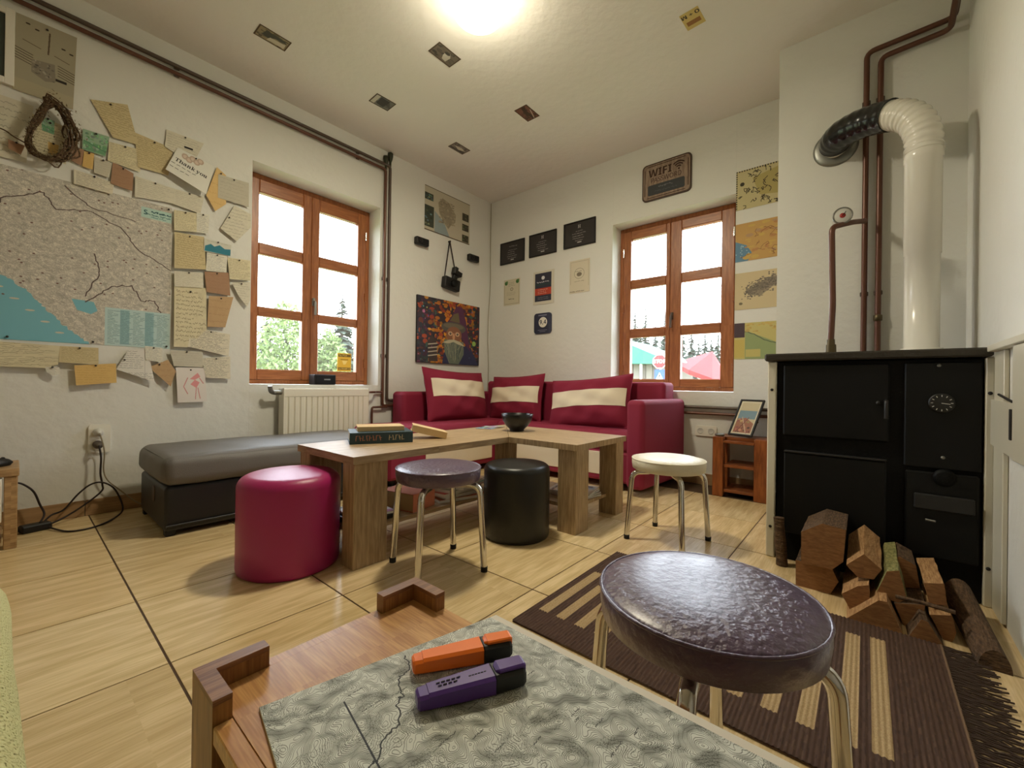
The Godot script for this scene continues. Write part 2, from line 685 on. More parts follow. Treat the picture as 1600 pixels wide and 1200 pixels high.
func build_room():
	# floor: a screed with single tiles laid on it
	var fl = structure("floor")
	part("screed", boxm(V(6.4, 0.2, 5.4), 0.001, V(0.86, -0.1015, -0.83)), M.grout, fl)
	var xs := []
	var zs := []
	for i in range(-6, 7):
		xs.append(0.265 + 0.4613 * i)
	for i in range(-5, 6):
		zs.append(-0.893 - 0.4545 * i)
	var cache := {}
	var n := 0
	for i in xs.size():
		for j in zs.size():
			var x0: float = maxf(xs[i] - 0.4613, -2.2) + 0.0017
			var x1: float = minf(xs[i], XB + 0.02) - 0.0017
			var z1: float = minf(zs[j], 1.6) - 0.0013
			var z0: float = maxf(zs[j] - 0.4545, ZA - 0.02) + 0.0013
			if x1 - x0 < 0.03 or z1 - z0 < 0.03:
				continue
			if x0 > XP and z0 > -0.4 or x0 > 0.9 and z0 > 0.36:
				continue
			var key := "%.3f %.3f" % [x1 - x0, z1 - z0]
			if not cache.has(key):
				var s := sst()
				var w := x1 - x0
				var d := z1 - z0
				var b := 0.0012
				var lo := 0.0
				var hi := 0.006
				# top face with its own picture coordinates, and a bevel all round
				var t := [V(b, hi, d - b), V(w - b, hi, d - b), V(w - b, hi, b), V(b, hi, b)]
				var e := [V(0, lo, d), V(w, lo, d), V(w, lo, 0), V(0, lo, 0)]
				quad(s, t[0], t[1], t[2], t[3], Vector2(0, d / 0.46), Vector2(w / 0.46, d / 0.46), Vector2(w / 0.46, 0), Vector2(0, 0))
				for k in 4:
					quad(s, e[k], e[(k + 1) % 4], t[(k + 1) % 4], t[k], Vector2(0, 0.01), Vector2(1, 0.01), Vector2(1, 0), Vector2(0, 0))
				cache[key] = mesh_of(s)
			var o = part("tile", cache[key], M.tile[rng.randi() % 6], fl)
			o.position = V(x0, -0.006 + rng.randf() * 0.0004, z0)
			n += 1
	solid("ceiling", [[V(-2.4, CE, ZA - 0.4), V(XB + 0.4, CE + 0.2, 1.9)]], M.ceiling)
	solid("wall_left", [[V(-2.4, -0.2, ZA - 0.36), V(1.01, CE, ZA)], [V(1.97, -0.2, ZA - 0.36), V(XB + 0.36, CE, ZA)], [V(1.01, -0.2, ZA - 0.36), V(1.97, 0.70, ZA)], [V(1.01, 2.188, ZA - 0.36), V(1.97, CE, ZA)]], M.wall)
	solid("wall_far", [[V(XB, -0.2, ZA), V(XB + 0.36, CE, -1.685)], [V(XB, -0.2, -0.725), V(XB + 0.36, CE, 0.8)], [V(XB, -0.2, -1.685), V(XB + 0.36, 0.69, -0.725)], [V(XB, 2.112, -1.685), V(XB + 0.36, CE, -0.725)]], M.wall)
	solid("wall_chimney", [[V(XP, -0.2, -0.402), V(XB, CE, 0.8)]], M.wall)
	var s := sst()
	prism(s, [Vector2(0.9, -0.315), Vector2(XP, -0.352), Vector2(XP, -0.8), Vector2(0.9, -0.8)], Transform3D(Basis(V(1, 0, 0), V(0, 0, -1), V(0, 1, 0)), V(0, -0.2, 0)), CE + 0.2)
	var wr = part("wall_right", s, M.wall, self)
	wr.set_meta("kind", "structure")
	solid("wall_rear", [[V(-2.4, -0.2, 1.6), V(1.2, CE, 1.8)]], M.wall)
	solid("wall_side", [[V(0.9, -0.2, 0.8), V(1.2, CE, 1.6)]], M.wall)
	solid("wall_back", [[V(-2.4, -0.2, ZA), V(-2.2, CE, 1.6)]], M.wall)
	# skirting tiles
	var sk = structure("baseboard_left")
	for i in range(-6, 7):
		var x0: float = maxf(0.25 + 0.4613 * (i - 1), -2.2)
		var x1: float = minf(0.25 + 0.4613 * i, XB)
		if x1 - x0 > 0.05:
			part("skirting_tile", boxm(V(x1 - x0 - 0.003, 0.082, 0.01), 0.0015, V((x0 + x1) / 2, 0.042, ZA + 0.005)), M.skirting, sk)
	var sk2 = structure("baseboard_far")
	for i in 7:
		var z0: float = ZA + 0.01 + 0.4545 * i
		var z1: float = minf(z0 + 0.4545, -0.405)
		if z1 - z0 > 0.05:
			part("skirting_tile", boxm(V(0.01, 0.082, z1 - z0 - 0.003), 0.0015, V(XB - 0.005, 0.042, (z0 + z1) / 2)), M.skirting, sk2)

# a casement window in its own plane: X across, Y up, Z into the room
func casement(called, xf: Transform3D, w: float, h: float, cols: Array, rows: Array, gap: float, hinge_left: bool):
	var win = structure(called)
	win.transform = xf
	var f := sst()
	var t := 0.055
	var d := 0.07
	for a in [[V(0, 0, 0), V(0.035, h, d)], [V(w - 0.035, 0, 0), V(w, h, d)], [V(0.035, 0, 0), V(w - 0.035, 0.03, d)], [V(0.035, h - 0.035, 0), V(w - 0.035, h, d)]]:
		bx2(f, a[0], a[1], 0.004)
	part("window_frame", f, M.win_y, win)
	var edges := [[0.0352, gap - 0.0008], [gap + 0.0008, w - 0.0352]]
	for k in 2:
		var e: Array = edges[k]
		var sash := Node3D.new()
		sash.name = "sash"
		win.add_child(sash, true)
		var s := sst()
		var lo := 0.0302
		var hi := h - 0.0352
		bx2(s, V(e[0], lo, 0.022), V(cols[k][0], hi, 0.022 + t), 0.005)
		bx2(s, V(cols[k][1], lo, 0.022), V(e[1], hi, 0.022 + t), 0.005)
		part("stile", s, M.win_y, sash)
		s = sst()
		bx2(s, V(cols[k][0], lo, 0.023), V(cols[k][1], rows[0][0], 0.021 + t), 0.005)
		bx2(s, V(cols[k][0], rows[2][1], 0.023), V(cols[k][1], hi, 0.021 + t), 0.005)
		part("rail", s, M.win_x, sash)
		for r in 2:
			s = sst()
			bx2(s, V(cols[k][0], rows[r][1], 0.026), V(cols[k][1], rows[r + 1][0], 0.018 + t), 0.006)
			part("glazing_bar", s, M.win_x, sash)
		for r in 3:
			part("pane", boxm(V(cols[k][1] - cols[k][0] + 0.01, rows[r][1] - rows[r][0] + 0.01, 0.004), 0.0005, V((cols[k][0] + cols[k][1]) / 2, (rows[r][0] + rows[r][1]) / 2, 0.045)), M.glass, sash)
		# hinges on the outer stile
		var hx: float = 0.04 if k == 0 else w - 0.04
		for hy in [0.18, h * 0.5, h - 0.22]:
			var hs := sst(true)
			tube(hs, [V(hx, hy - 0.035, 0.082), V(hx, hy + 0.035, 0.082)], 0.008, 8)
			part("hinge", hs, M.win_x if hy != h - 0.22 else M.chrome, sash)
	var hd := sst(true)
	tube(hd, rounded_path([V(gap + 0.02, h * 0.43, 0.075), V(gap + 0.02, h * 0.43, 0.11), V(gap + 0.02, h * 0.36, 0.115)], 0.02), 0.009, 8)
	tube(hd, [V(gap + 0.02, h * 0.41, 0.08), V(gap + 0.02, h * 0.45, 0.08)], 0.013, 8)
	part("window_handle", hd, M.pipe_grey if hinge_left else M.tin, win)
	return win

func build_windows():
	# window by the map wall: opening x 1.01..1.97, y 0.70..2.188
	var a = casement("window_1", Transform3D(Basis(), V(1.01, 0.702, -3.363)), 0.96, 1.484, [[0.097, 0.402], [0.527, 0.853]], [[0.105, 0.482], [0.55, 0.922], [1.003, 1.357]], 0.465, false)
	# window by the certificates: opening z -1.685..-0.725, y 0.69..2.112
	casement("window_2", Transform3D(Basis(V(0, 0, 1), V(0, 1, 0), V(-1, 0, 0)), V(3.543, 0.692, -1.685)), 0.96, 1.418, [[0.103, 0.41], [0.535, 0.832]], [[0.095, 0.452], [0.53, 0.88], [0.958, 1.31]], 0.445, true)
	# yellow sticker on the lowest pane
	var im := img(128, 160, Color8(236, 202, 74))
	im.fill_rect(Rect2i(6, 10, 116, 22), Color8(120, 96, 30))
	iwrite(im, 14, 12, 110, 30, 1, Color8(240, 214, 120), 3, 4.0)
	im.fill_rect(Rect2i(28, 52, 72, 8), Color8(170, 130, 30))
	ipoly(im, [Vector2(44, 66), Vector2(92, 66), Vector2(76, 96), Vector2(56, 100)], Color8(250, 234, 150))
	im.fill_rect(Rect2i(6, 126, 116, 20), Color8(130, 104, 34))
	iwrite(im, 14, 128, 112, 144, 1, Color8(240, 214, 120), 3, 4.0)
	var s := sst()
	prism(s, rect(0.12, 0.15), Transform3D(Basis(), V(1.77, 0.887, -3.315)), 0.001)
	var stm := picture(im, 0.6)
	stm.backlight_enabled = true
	stm.backlight = Color(0.5, 0.42, 0.1)
	solo("window_sticker", s, stm, "yellow printed sticker stuck on the window's lowest right pane above the radiator", "sticker")

# ================= outside
func conifer(h: float, r: float, sd: int) -> SurfaceTool:
	var g := RandomNumberGenerator.new()
	g.seed = sd
	var s := sst()
	var levels := 44
	for i in levels:
		var t := float(i) / levels
		var y := h * (0.10 + 0.88 * t)
		var reach := r * (1.0 - t) + 0.08
		var cnt := 6 + int(12 * (1 - t))
		for k in cnt:
			var a := g.randf() * TAU
			var l := reach * g.randf_range(0.6, 1.1)
			var d := V(cos(a), -0.28 + g.randf() * 0.12, sin(a))
			var side := V(-sin(a), 0, cos(a))
			var p0 := V(0, y + g.randf_range(-0.1, 0.1), 0)
			for q in 5:
				var u := (q + 0.5) / 5.0
				var c := p0 + d * l * u
				var w := l * 0.42 * (1.1 - u)
				for sg in [-1.0, 1.0]:
					tri(s, c, c + d * l * 0.26 + V(0, -0.12 * l, 0), c + (side * sg * w + d * l * 0.16 + V(0, -0.10 * l * g.randf(), 0)))
	return s

func crown(h: float, r: float, sd: int) -> SurfaceTool:
	var g := RandomNumberGenerator.new()
	g.seed = sd
	var s := sst()
	for i in 2600:
		var u := Vector3(g.randfn(), g.randfn(), g.randfn()).normalized() * pow(g.randf(), 0.4)
		var c := V(u.x * r * (1.0 - 0.35 * maxf(u.y, 0)), h * 0.62 + u.y * h * 0.42, u.z * r)
		var a := Vector3(g.randfn(), g.randfn(), g.randfn()).normalized() * 0.11
		var b := Vector3(g.randfn(), g.randfn(), g.randfn()).normalized() * 0.11
		tri(s, c, c + a, c + b)
	return s

func tree(called, label, category, at: Vector3, h: float, r: float, sd: int, group: String, leafy := false):
	var o = thing(called, label, category, at, 0.0, group)
	var s := sst(true)
	tube(s, [V(0, 0, 0), V(0, h * 0.5, 0), V(0, h * 0.97, 0)], [h * 0.022, h * 0.014, 0.01], 7)
	part("trunk", s, M.trunk, o)
	var f = part("foliage", crown(h, r, sd) if leafy else conifer(h, r, sd), M.leaves if leafy else M.needles, o)
	f.set_meta("kind", "stuff")
	return o

func build_outside():
	var s := sst()
	bx2(s, V(-60, -0.7, -120), V(120, -0.4, ZA - 0.37), 0.001)
	bx2(s, V(XB + 0.37, -0.7, ZA - 0.37), V(120, -0.4, 60), 0.001)
	var gr = part("meadow_ground", s, M.meadow, self)
	gr.set_meta("kind", "structure")
	var gy := -0.4
	tree("leafy_tree", "pale green leafy tree filling the window by the radiator", "tree", V(4.55, gy, -11.5), 3.1, 0.75, 5, "trees outside", true)
	tree("leafy_tree", "small round green tree behind the yellow window sticker", "tree", V(5.75, gy, -11.6), 2.5, 0.55, 6, "trees outside", true)
	tree("conifer", "thin pointed conifer rising over the middle panes of the radiator window", "tree", V(8.42, gy, -16), 4.9, 1.25, 7, "conifers outside")
	tree("conifer", "shorter conifer beside the thin pointed one outside the radiator window", "tree", V(7.55, gy, -16.6), 4.1, 1.1, 8, "conifers outside")
	tree("conifer", "conifer behind the leafy tree outside the radiator window", "tree", V(6.1, gy, -17.2), 3.9, 1.2, 18, "conifers outside")
	var pos := [[-9.75, 5.0], [-9.15, 5.05], [-8.1, 4.8], [-7.2, 4.3], [-6.75, 3.7], [-6.1, 3.6], [-5.5, 3.4], [-8.6, 4.1], [-4.9, 3.3], [-6.4, 3.2], [-9.45, 4.2], [-5.8, 3.2], [-7.7, 3.6], [-5.2, 3.1]]
	for i in pos.size():
		var far := 20.0 + 0.9 * ((i * 5) % 14)
		var k := far / 22.0
		tree("conifer", "far dark conifer in the row behind the stop sign and the red parasol", "tree", V(far, gy, pos[i][0] * k), ((pos[i][1] - 0.72) * k + 1.12) * 1.05, 0.8 * k, 20 + i, "conifer row outside the far window")
	# cabin with a green roof
	var c = thing("wooden_cabin", "grey plank cabin with green sheet roof behind the stop sign", "cabin", V(14.5, gy, -6.6))
	var roof := mat(Color8(30, 100, 80), 0.6)
	var plank := [mat(Color8(88, 82, 74), 0.9), mat(Color8(112, 106, 98), 0.9)]
	s = sst()
	bx2(s, V(0.06, 0, -2.0), V(3, 2.0, 1.3), 0.01)
	part("wall", s, plank[0], c)
	for i in 14:
		part("plank", boxm(V(0.05, 2.0, 0.225), 0.01, V(0.03, 1.0, -1.87 + i * 0.235)), plank[i % 2], c)
	s = sst()
	prism(s, [Vector2(-2.3, 1.98), Vector2(1.55, 1.9), Vector2(1.5, 2.02), Vector2(-0.6, 2.95), Vector2(-2.3, 2.75)], Transform3D(Basis(V(0, 0, 1), V(0, 1, 0), V(-1, 0, 0)), V(3.2, 0, 0)), 3.6)
	part("roof", s, roof, c)
	for zz in [-0.35, 0.55]:
		part("post", boxm(V(0.08, 2.0, 0.07), 0.01, V(-0.3, 1.0, zz)), M.white, c)
	# road signs
	var sg = thing("stop_sign", "red octagonal stop sign over a blue crossing sign on one post", "road sign", V(9, gy, -3.415))
	s = sst(true)
	tube(s, [V(0.03, 0, 0), V(0.03, 1.85, 0)], 0.025, 8)
	part("post", s, M.tin, sg)
	var fx := Transform3D(Basis(V(0, 0, 1), V(0, 1, 0), V(-1, 0, 0)), V(0, 1.672, 0))
	var oct := []
	for i in 8:
		oct.append(Vector2(cos(PI / 8 + i * PI / 4), sin(PI / 8 + i * PI / 4)) * 0.165)
	s = sst()
	prism(s, oct, fx, 0.006)
	part("rim_plate", s, M.white, sg)
	s = sst()
	var oc2 := []
	for v in oct:
		oc2.append(v * 0.9)
	prism(s, oc2, fx.translated_local(V(0, 0, 0.006)), 0.003)
	var rp = part("red_plate", s, mat(Color8(150, 18, 26), 0.5), sg)
	lettering("STOP", 0.085, fx.translated_local(V(0, 0, 0.0095)), M.white, rp, 0.002, "Droid Sans", true)
	var bxf := Transform3D(Basis(V(0, 0, 1), V(0, 1, 0), V(-1, 0, 0)), V(0, 1.375, 0))
	s = sst()
	prism(s, rect(0.22, 0.24), bxf, 0.006)
	var bp = part("blue_plate", s, mat(Color8(24, 66, 136), 0.5), sg)
	s = sst()
	prism(s, [Vector2(-0.08, -0.09), Vector2(0.08, -0.09), Vector2(0, 0.06)], bxf.translated_local(V(0, 0, 0.006)), 0.003)
	part("white_triangle", s, M.white, bp)
	s = sst()
	prism(s, [Vector2(-0.02, -0.07), Vector2(0.0, -0.02), Vector2(0.02, -0.07), Vector2(0.03, -0.06), Vector2(0.01, 0.01), Vector2(-0.01, 0.01), Vector2(-0.03, -0.06)], bxf.translated_local(V(0, 0, 0.009)), 0.002)
	part("walking_figure", s, M.ink, bp)
	# tilted parasol
	var pz = thing("parasol", "tilted red garden parasol with a white pole behind the far window", "parasol", V(6.2, gy, -1.62))
	var tilt := Basis(V(1, 0, 0), 0.42)
	s = sst()
	var red := mat(Color8(166, 26, 30), 0.8)
	var top := V(0, 1.62, 0)
	for k in 8:
		var a0 := TAU * k / 8
		var a1 := TAU * (k + 1) / 8
		var e0 := top + tilt * V(cos(a0) * 0.62, -0.30, sin(a0) * 0.36)
		var e1 := top + tilt * V(cos(a1) * 0.62, -0.30, sin(a1) * 0.36)
		tri(s, top, e1, e0)
		tri(s, e0 - V(0, 0.012, 0), e1 - V(0, 0.012, 0), top - V(0, 0.012, 0))
		quad(s, e0 - V(0, 0.06, 0), e1 - V(0, 0.06, 0), e1, e0)
	part("canopy", s, red, pz)
	s = sst(true)
	tube(s, [V(-0.40, 1.54, -0.32), V(-0.40, 1.06, 0.12)], 0.02, 8)
	part("pole", s, M.white, pz)
	s = sst(true)
	tube(s, [V(0, 0, 0), V(0, 1.5, 0)], 0.02, 8)
	part("stand", s, M.white, pz)

func build_lamp():
	var at := V(1.475, 2.60, -1.495)
	var o = thing("ceiling_lamp", "glowing white opal globe lamp under the ceiling", "ceiling lamp", at)
	var s := sst(true)
	var prof := []
	for i in 17:
		var t := -PI / 2 + PI * 0.86 * i / 16.0
		prof.append(Vector2(0.137 * cos(t), 0.085 * sin(t)))
	prof[0] = Vector2(0, -0.085)
	lathe(s, prof, 40)
	part("shade", s, M.opal, o)
	s = sst(true)
	lathe(s, [Vector2(0, 0.062), Vector2(0.1, 0.062), Vector2(0.1, 0.085), Vector2(0, 0.085)], 40)
	part("mount", s, M.white, o)
	# the opal dome throws most of its light downwards
	var l := AreaLight3D.new()
	l.name = "dome_light"
	l.light_color = LAMP
	l.light_energy = 3.0
	l.area_size = Vector2(0.2, 0.2)
	l.area_range = 12.0
	l.area_attenuation = 2.0
	l.shadow_enabled = true
	o.add_child(l)
	l.rotation.x = -PI / 2
	l.position = V(0, -0.088, 0)
	var g := OmniLight3D.new()
	g.name = "bulb"
	g.light_color = LAMP
	g.light_energy = 0.27
	g.light_size = 0.12
	g.omni_range = 12.0
	g.omni_attenuation = 2.0
	g.shadow_enabled = true
	o.add_child(g)
	g.position = V(0, -0.02, 0)

# ================= seating
func pillow_point(u: float, v: float, w: float, h: float, t: float, sd: float, front: float) -> Vector3:
	var e := sqrt(maxf(0.0, 1.0 - pow(absf(u), 2.6))) * sqrt(maxf(0.0, 1.0 - pow(absf(v), 2.6)))
	# sides pulled in between pointed corners
	var x := u * w / 2 * (1.0 - 0.06 * (1.0 - v * v))
	var y := v * h / 2 * (1.0 - 0.08 * (1.0 - u * u))
	var fold := 0.006 * sin(u * 5.0 + v * 9.0 + sd) + 0.005 * sin(u * 11.0 - v * 6.0 + sd * 2.0)
	return V(x, y, front * (0.006 + t / 2 * e + fold * e))

func pillow(w, h, t, sd, u0 := -1.0, u1 := 1.0, v0 := -1.0, v1 := 1.0, lift := 0.0) -> SurfaceTool:
	var s := sst(true)
	var n := 26
	for front in [1.0, -1.0]:
		if lift > 0 and front < 0:
			continue
		for i in n:
			for j in n:
				var p := []
				for k in [[0, 0], [1, 0], [1, 1], [0, 1]]:
					var u := lerpf(u0, u1, float(i + k[0]) / n)
					var v := lerpf(v0, v1, float(j + k[1]) / n)
					var q := pillow_point(u, v, w, h, t, sd, front)
					q.z += lift
					p.append(q)
				if front > 0:
					quad(s, p[0], p[1], p[2], p[3])
				else:
					quad(s, p[0], p[3], p[2], p[1])
	# sewn edge
	if lift == 0.0:
		var ring := []
		for k in 4:
			for i in 12:
				var t2 := -1.0 + 2.0 * i / 12.0
				var uv: Vector2 = [Vector2(t2, -1), Vector2(1, t2), Vector2(-t2, 1), Vector2(-1, -t2)][k]
				var q := pillow_point(uv.x, uv.y, w, h, t, sd, 1.0)
				q.z = 0
				ring.append(q)
		tube(s, ring, 0.007, 6, true)
	return s

func make_cushion(label, at: Vector3, b: Basis, w, h, t, sd, lo, hi):
	var o = thing("striped_cushion", label, "cushion", at, 0.0, "striped cushions on the sofa")
	o.transform = Transform3D(b, at)
	part("cover", pillow(w, h, t, sd), M.cushion, o)
	part("cream_band", pillow(w, h, t, sd, -0.93, 0.97, lo, hi, 0.004), M.band, o)

func build_sofa():
	var o = thing("corner_sofa", "raspberry red corner sofa with cream bands along its base", "sofa")
	var s := sst()
	bx2(s, V(1.64, 0.05, -3.0), V(2.72, 0.27, -2.46), 0.02)
	bx2(s, V(2.70, 0.05, -3.0), V(3.27, 0.27, -1.2), 0.02)
	part("base", s, M.sofa, o)
	s = sst(true)
	rbox(s, V(2.45, 0.33, -2.7), V(1.62, 0.155, 0.52), 0.05, Basis(), 0.006, 5.0, 3)
	part("seat", s, M.sofa, o)
	s = sst(true)
	rbox(s, V(2.93, 0.33, -1.84), V(0.46, 0.155, 1.25), 0.05, Basis(), 0.006, 5.0, 4)
	part("seat", s, M.sofa, o)
	s = sst(true)
	rbox(s, V(2.665, 0.36, -3.01), V(1.17, 0.58, 0.17), 0.035)
	part("backrest", s, M.sofa, o)
	s = sst(true)
	rbox(s, V(3.185, 0.41, -2.03), V(0.2, 0.69, 1.80), 0.03)
	part("backrest", s, M.sofa, o)
	s = sst(true)
	rbox(s, V(2.945, 0.34, -1.128), V(0.70, 0.585, 0.125), 0.035, Basis(V(0, 1, 0), -0.055))
	part("armrest", s, M.sofa, o)
	s = sst()
	bx2(s, V(2.694, 0.095, -2.44), V(2.706, 0.255, -1.38), 0.004)
	part("cream_band", s, M.band, o)
	s = sst()
	bx2(s, V(1.95, 0.095, -2.462), V(2.66, 0.255, -2.452), 0.004)
	part("cream_band", s, M.band, o)
	for p in [V(1.72, 0, -2.55), V(1.72, 0, -2.95), V(2.72, 0, -1.3), V(3.2, 0, -1.3), V(3.2, 0, -2.95), V(2.72, 0, -2.52)]:
		s = sst(true)
		lathe(s, [Vector2(0, 0), Vector2(0.025, 0), Vector2(0.03, 0.055), Vector2(0, 0.055)], 12)
		part("leg", s, M.black, o).position = p
	make_cushion("red cushion with cream band leaning below the colourful painting", V(2.56, 0.615, -2.80), Basis(V(1, 0, 0), -0.26) * Basis(V(0, 0, 1), -0.05), 0.70, 0.47, 0.20, 1.0, -0.12, 0.56)
	make_cushion("red cushion with cream band in the sofa corner", V(2.98, 0.60, -2.46), Basis(V(0, 1, 0), -PI / 2) * Basis(V(1, 0, 0), -0.2) * Basis(V(0, 0, 1), 0.05), 0.60, 0.42, 0.18, 2.2, -0.26, 0.45)
	make_cushion("wide red cushion with cream band beside the sofa arm", V(2.955, 0.585, -1.69), Basis(V(0, 1, 0), -PI / 2) * Basis(V(1, 0, 0), -0.3) * Basis(V(0, 0, 1), 0.09), 0.72, 0.42, 0.18, 4.1, -0.25, 0.42)

func build_ottoman():
	var o = thing("storage_ottoman", "long black storage ottoman with a grey padded top below the wall papers", "ottoman")
	var s := sst(true)
	rbox(s, V(1.02, 0.125, -2.71), V(1.14, 0.21, 0.555), 0.02)
	part("body", s, M.black_leather, o)
	s = sst(true)
	rbox(s, V(1.02, 0.30, -2.70), V(1.17, 0.145, 0.575), 0.05, Basis(), 0.008, 3.0, 8, 0.008)
	part("mattress", s, M.grey_cloth, o)
	s = sst(true)
	tube(s, [V(0.455, 0.05, -2.425), V(1.59, 0.05, -2.425)], 0.005, 6)
	part("piping", s, M.black_leather, o)
	for p in [V(0.475, 0, -2.46), V(0.475, 0, -2.95), V(1.56, 0, -2.46), V(1.56, 0, -2.95)]:
		part("foot", boxm(V(0.04, 0.03, 0.04), 0.004, p + V(0, 0.015, 0)), M.black, o)
	s = sst()
	prism(s, round_rect(0.055, 0.075, 0.02), Transform3D(Basis(V(0, 0, 1), V(0, 1, 0), V(-1, 0, 0)), V(0.4502, 0.165, -2.66)), 0.003)
	part("handle_plate", s, M.pipe_grey, o)

func make_stool(called, label, seat_m, at: Vector3, turn: float, h: float, group: String):
	var o = thing(called, label, "stool", at, turn, group)
	var s := sst(true)
	var r := 0.165
	var th := 0.062
	var prof := [Vector2(0, h - th), Vector2(r - 0.012, h - th), Vector2(r - 0.003, h - th + 0.006), Vector2(r, h - th * 0.55), Vector2(r, h - 0.016), Vector2(r - 0.003, h - 0.011), Vector2(r - 0.009, h - 0.008), Vector2(r * 0.80, h - 0.002), Vector2(r * 0.5, h + 0.001), Vector2(r * 0.2, h + 0.0), Vector2(0, h)]
	lathe(s, prof, 56)
	var seat = part("seat", s, seat_m, o)
	s = sst(true)
	var ring := []
	for i in 48:
		ring.append(V(cos(TAU * i / 48) * (r - 0.001), h - 0.012, sin(TAU * i / 48) * (r - 0.001)))
	tube(s, ring, 0.0028, 6, true)
	part("piping", s, seat_m, seat)
	for k in 4:
		var a := TAU * k / 4
		var d := V(cos(a), 0, sin(a))
		s = sst(true)
		tube(s, rounded_path([d * 0.09 + V(0, h - th - 0.012, 0), d * 0.168 + V(0, h - th - 0.014, 0), d * 0.19 + V(0, 0.012, 0)], 0.06, 8), 0.0125, 12)
		var leg = part("leg", s, M.chrome, o)
		s = sst(true)
		lathe(s, [Vector2(0, 0), Vector2(0.013, 0), Vector2(0.0138, 0.02), Vector2(0, 0.02)], 12, Transform3D(Basis(), d * 0.19))
		part("foot_cap", s, M.rubber, leg)
	s = sst(true)
	tube(s, [V(-0.1, h - th - 0.012, 0), V(0.1, h - th - 0.012, 0)], 0.01, 8)
	tube(s, [V(0, h - th - 0.012, -0.1), V(0, h - th - 0.012, 0.1)], 0.01, 8)
	part("cross_brace", s, M.chrome, o)
	return o

func make_pouf(called, label, m, at: Vector3, r: float, h: float, edge: float):
	var o = thing(called, label, "pouf", at)
	var s := sst(true)
	var prof := [Vector2(0, 0), Vector2(r - 0.012, 0), Vector2(r - 0.003, 0.006), Vector2(r, 0.02), Vector2(r, h * 0.5), Vector2(r, h - edge)]
	for i in range(1, 9):
		var t := PI / 2 * i / 8.0
		prof.append(Vector2(r - edge + edge * cos(t), h - edge + edge * sin(t)))
	prof.append(Vector2(r * 0.4, h + 0.006))
	prof.append(Vector2(0, h + 0.008))
	lathe(s, prof, 56)
	part("cover", s, m, o)
	return o

func build_stools():
	make_stool("round_stool", "round stool with dark purple leather seat standing on the striped rug", M.purple, V(0.722, 0, -0.195), deg_to_rad(8), 0.402, "chrome legged stools")
	make_stool("round_stool", "round stool with dark purple leather seat pushed up to the coffee table", M.purple, V(1.085, 0, -1.285), deg_to_rad(29), 0.405, "chrome legged stools")
	make_stool("round_stool", "round stool with cream leather seat near the red sofa arm", M.cream_leather, V(2.0, 0, -0.712), deg_to_rad(38), 0.392, "chrome legged stools")
	make_pouf("round_pouf", "glossy magenta pink cylindrical pouf beside the coffee table", M.pink, V(0.715, 0, -1.745), 0.183, 0.362, 0.045)
	make_pouf("round_pouf", "black leather cylindrical pouf tucked at the coffee table's inner corner", M.black_pouf, V(1.572, 0, -1.285), 0.158, 0.345, 0.03)

# ================= coffee table
func build_coffee_table():
	var o = thing("coffee_table", "L-shaped oak coffee table with thick legs and low shelves", "coffee table")
	var h := 0.437
	var s := sst()
	prism(s, [Vector2(0.832, 1.48), Vector2(1.735, 1.48), Vector2(2.27, 1.962), Vector2(0.832, 1.962)], on_top(0, h - 0.03, 0), 0.03)
	part("tabletop", s, M.oak_x, o)
	s = sst()
	prism(s, [Vector2(1.7365, 1.479), Vector2(1.735, 1.05), Vector2(2.27, 1.05), Vector2(2.271, 1.9605)], on_top(0, h - 0.03, 0), 0.03)
	part("tabletop", s, M.oak_y, o)
	for l in [[0.842, 0.99, -1.575, -1.49], [0.842, 0.99, -1.955, -1.865], [1.745, 1.82, -1.59, -1.49], [1.745, 1.865, -1.165, -1.06], [2.17, 2.26, -1.165, -1.06], [2.17, 2.26, -1.955, -1.86]]:
		s = sst()
		bx2(s, V(l[0], 0, l[2]), V(l[1], h - 0.0305, l[3]), 0.002)
		part("leg", s, M.oak_y, o)
	s = sst()
	bx2(s, V(0.905, 0.095, -1.89), V(2.17, 0.113, -1.60), 0.001)
	part("shelf", s, M.oak_x, o)
	s = sst()
	bx2(s, V(1.83, 0.095, -1.595), V(2.2, 0.113, -1.12), 0.001)
	part("shelf", s, M.oak_y, o)

func book(label, at: Vector3, turn: float, size: Vector3, cover: Material, pages: Material, tilt := 0.0, group := ""):
	# size: length along x, thickness y, width z; spine towards +z
	var o = thing("book", label, "book", at, turn, group)
	o.basis = Basis(V(0, 1, 0), turn) * Basis(V(0, 0, 1), tilt)
	var s := sst()
	bx2(s, V(-size.x / 2, 0, -size.z / 2), V(size.x / 2, 0.003, size.z / 2), 0.0008)
	bx2(s, V(-size.x / 2, size.y - 0.003, -size.z / 2), V(size.x / 2, size.y, size.z / 2), 0.0008)
	bx2(s, V(-size.x / 2, 0.002, size.z / 2 - 0.003), V(size.x / 2, size.y - 0.002, size.z / 2), 0.0008)
	part("cover", s, cover, o)
	s = sst()
	bx2(s, V(-size.x / 2 + 0.004, 0.003, -size.z / 2 + 0.004), V(size.x / 2 - 0.004, size.y - 0.003, size.z / 2 - 0.003), 0.0006)
	part("pages", s, pages, o)
	return o

func magazine_picture(sd: int, base: Color) -> StandardMaterial3D:
	rng.seed = sd
	var im := img(128, 160, base)
	for i in 9:
		var c := Color.from_hsv(rng.randf(), rng.randf_range(0.2, 0.7), rng.randf_range(0.3, 0.9))
		im.fill_rect(Rect2i(rng.randi() % 110, rng.randi() % 140, 10 + rng.randi() % 50, 8 + rng.randi() % 40), c)
	iwrite(im, 8, 6, 120, 26, 1, Color8(30, 30, 40), 3, 5.0)
	return picture(im, 0.4)

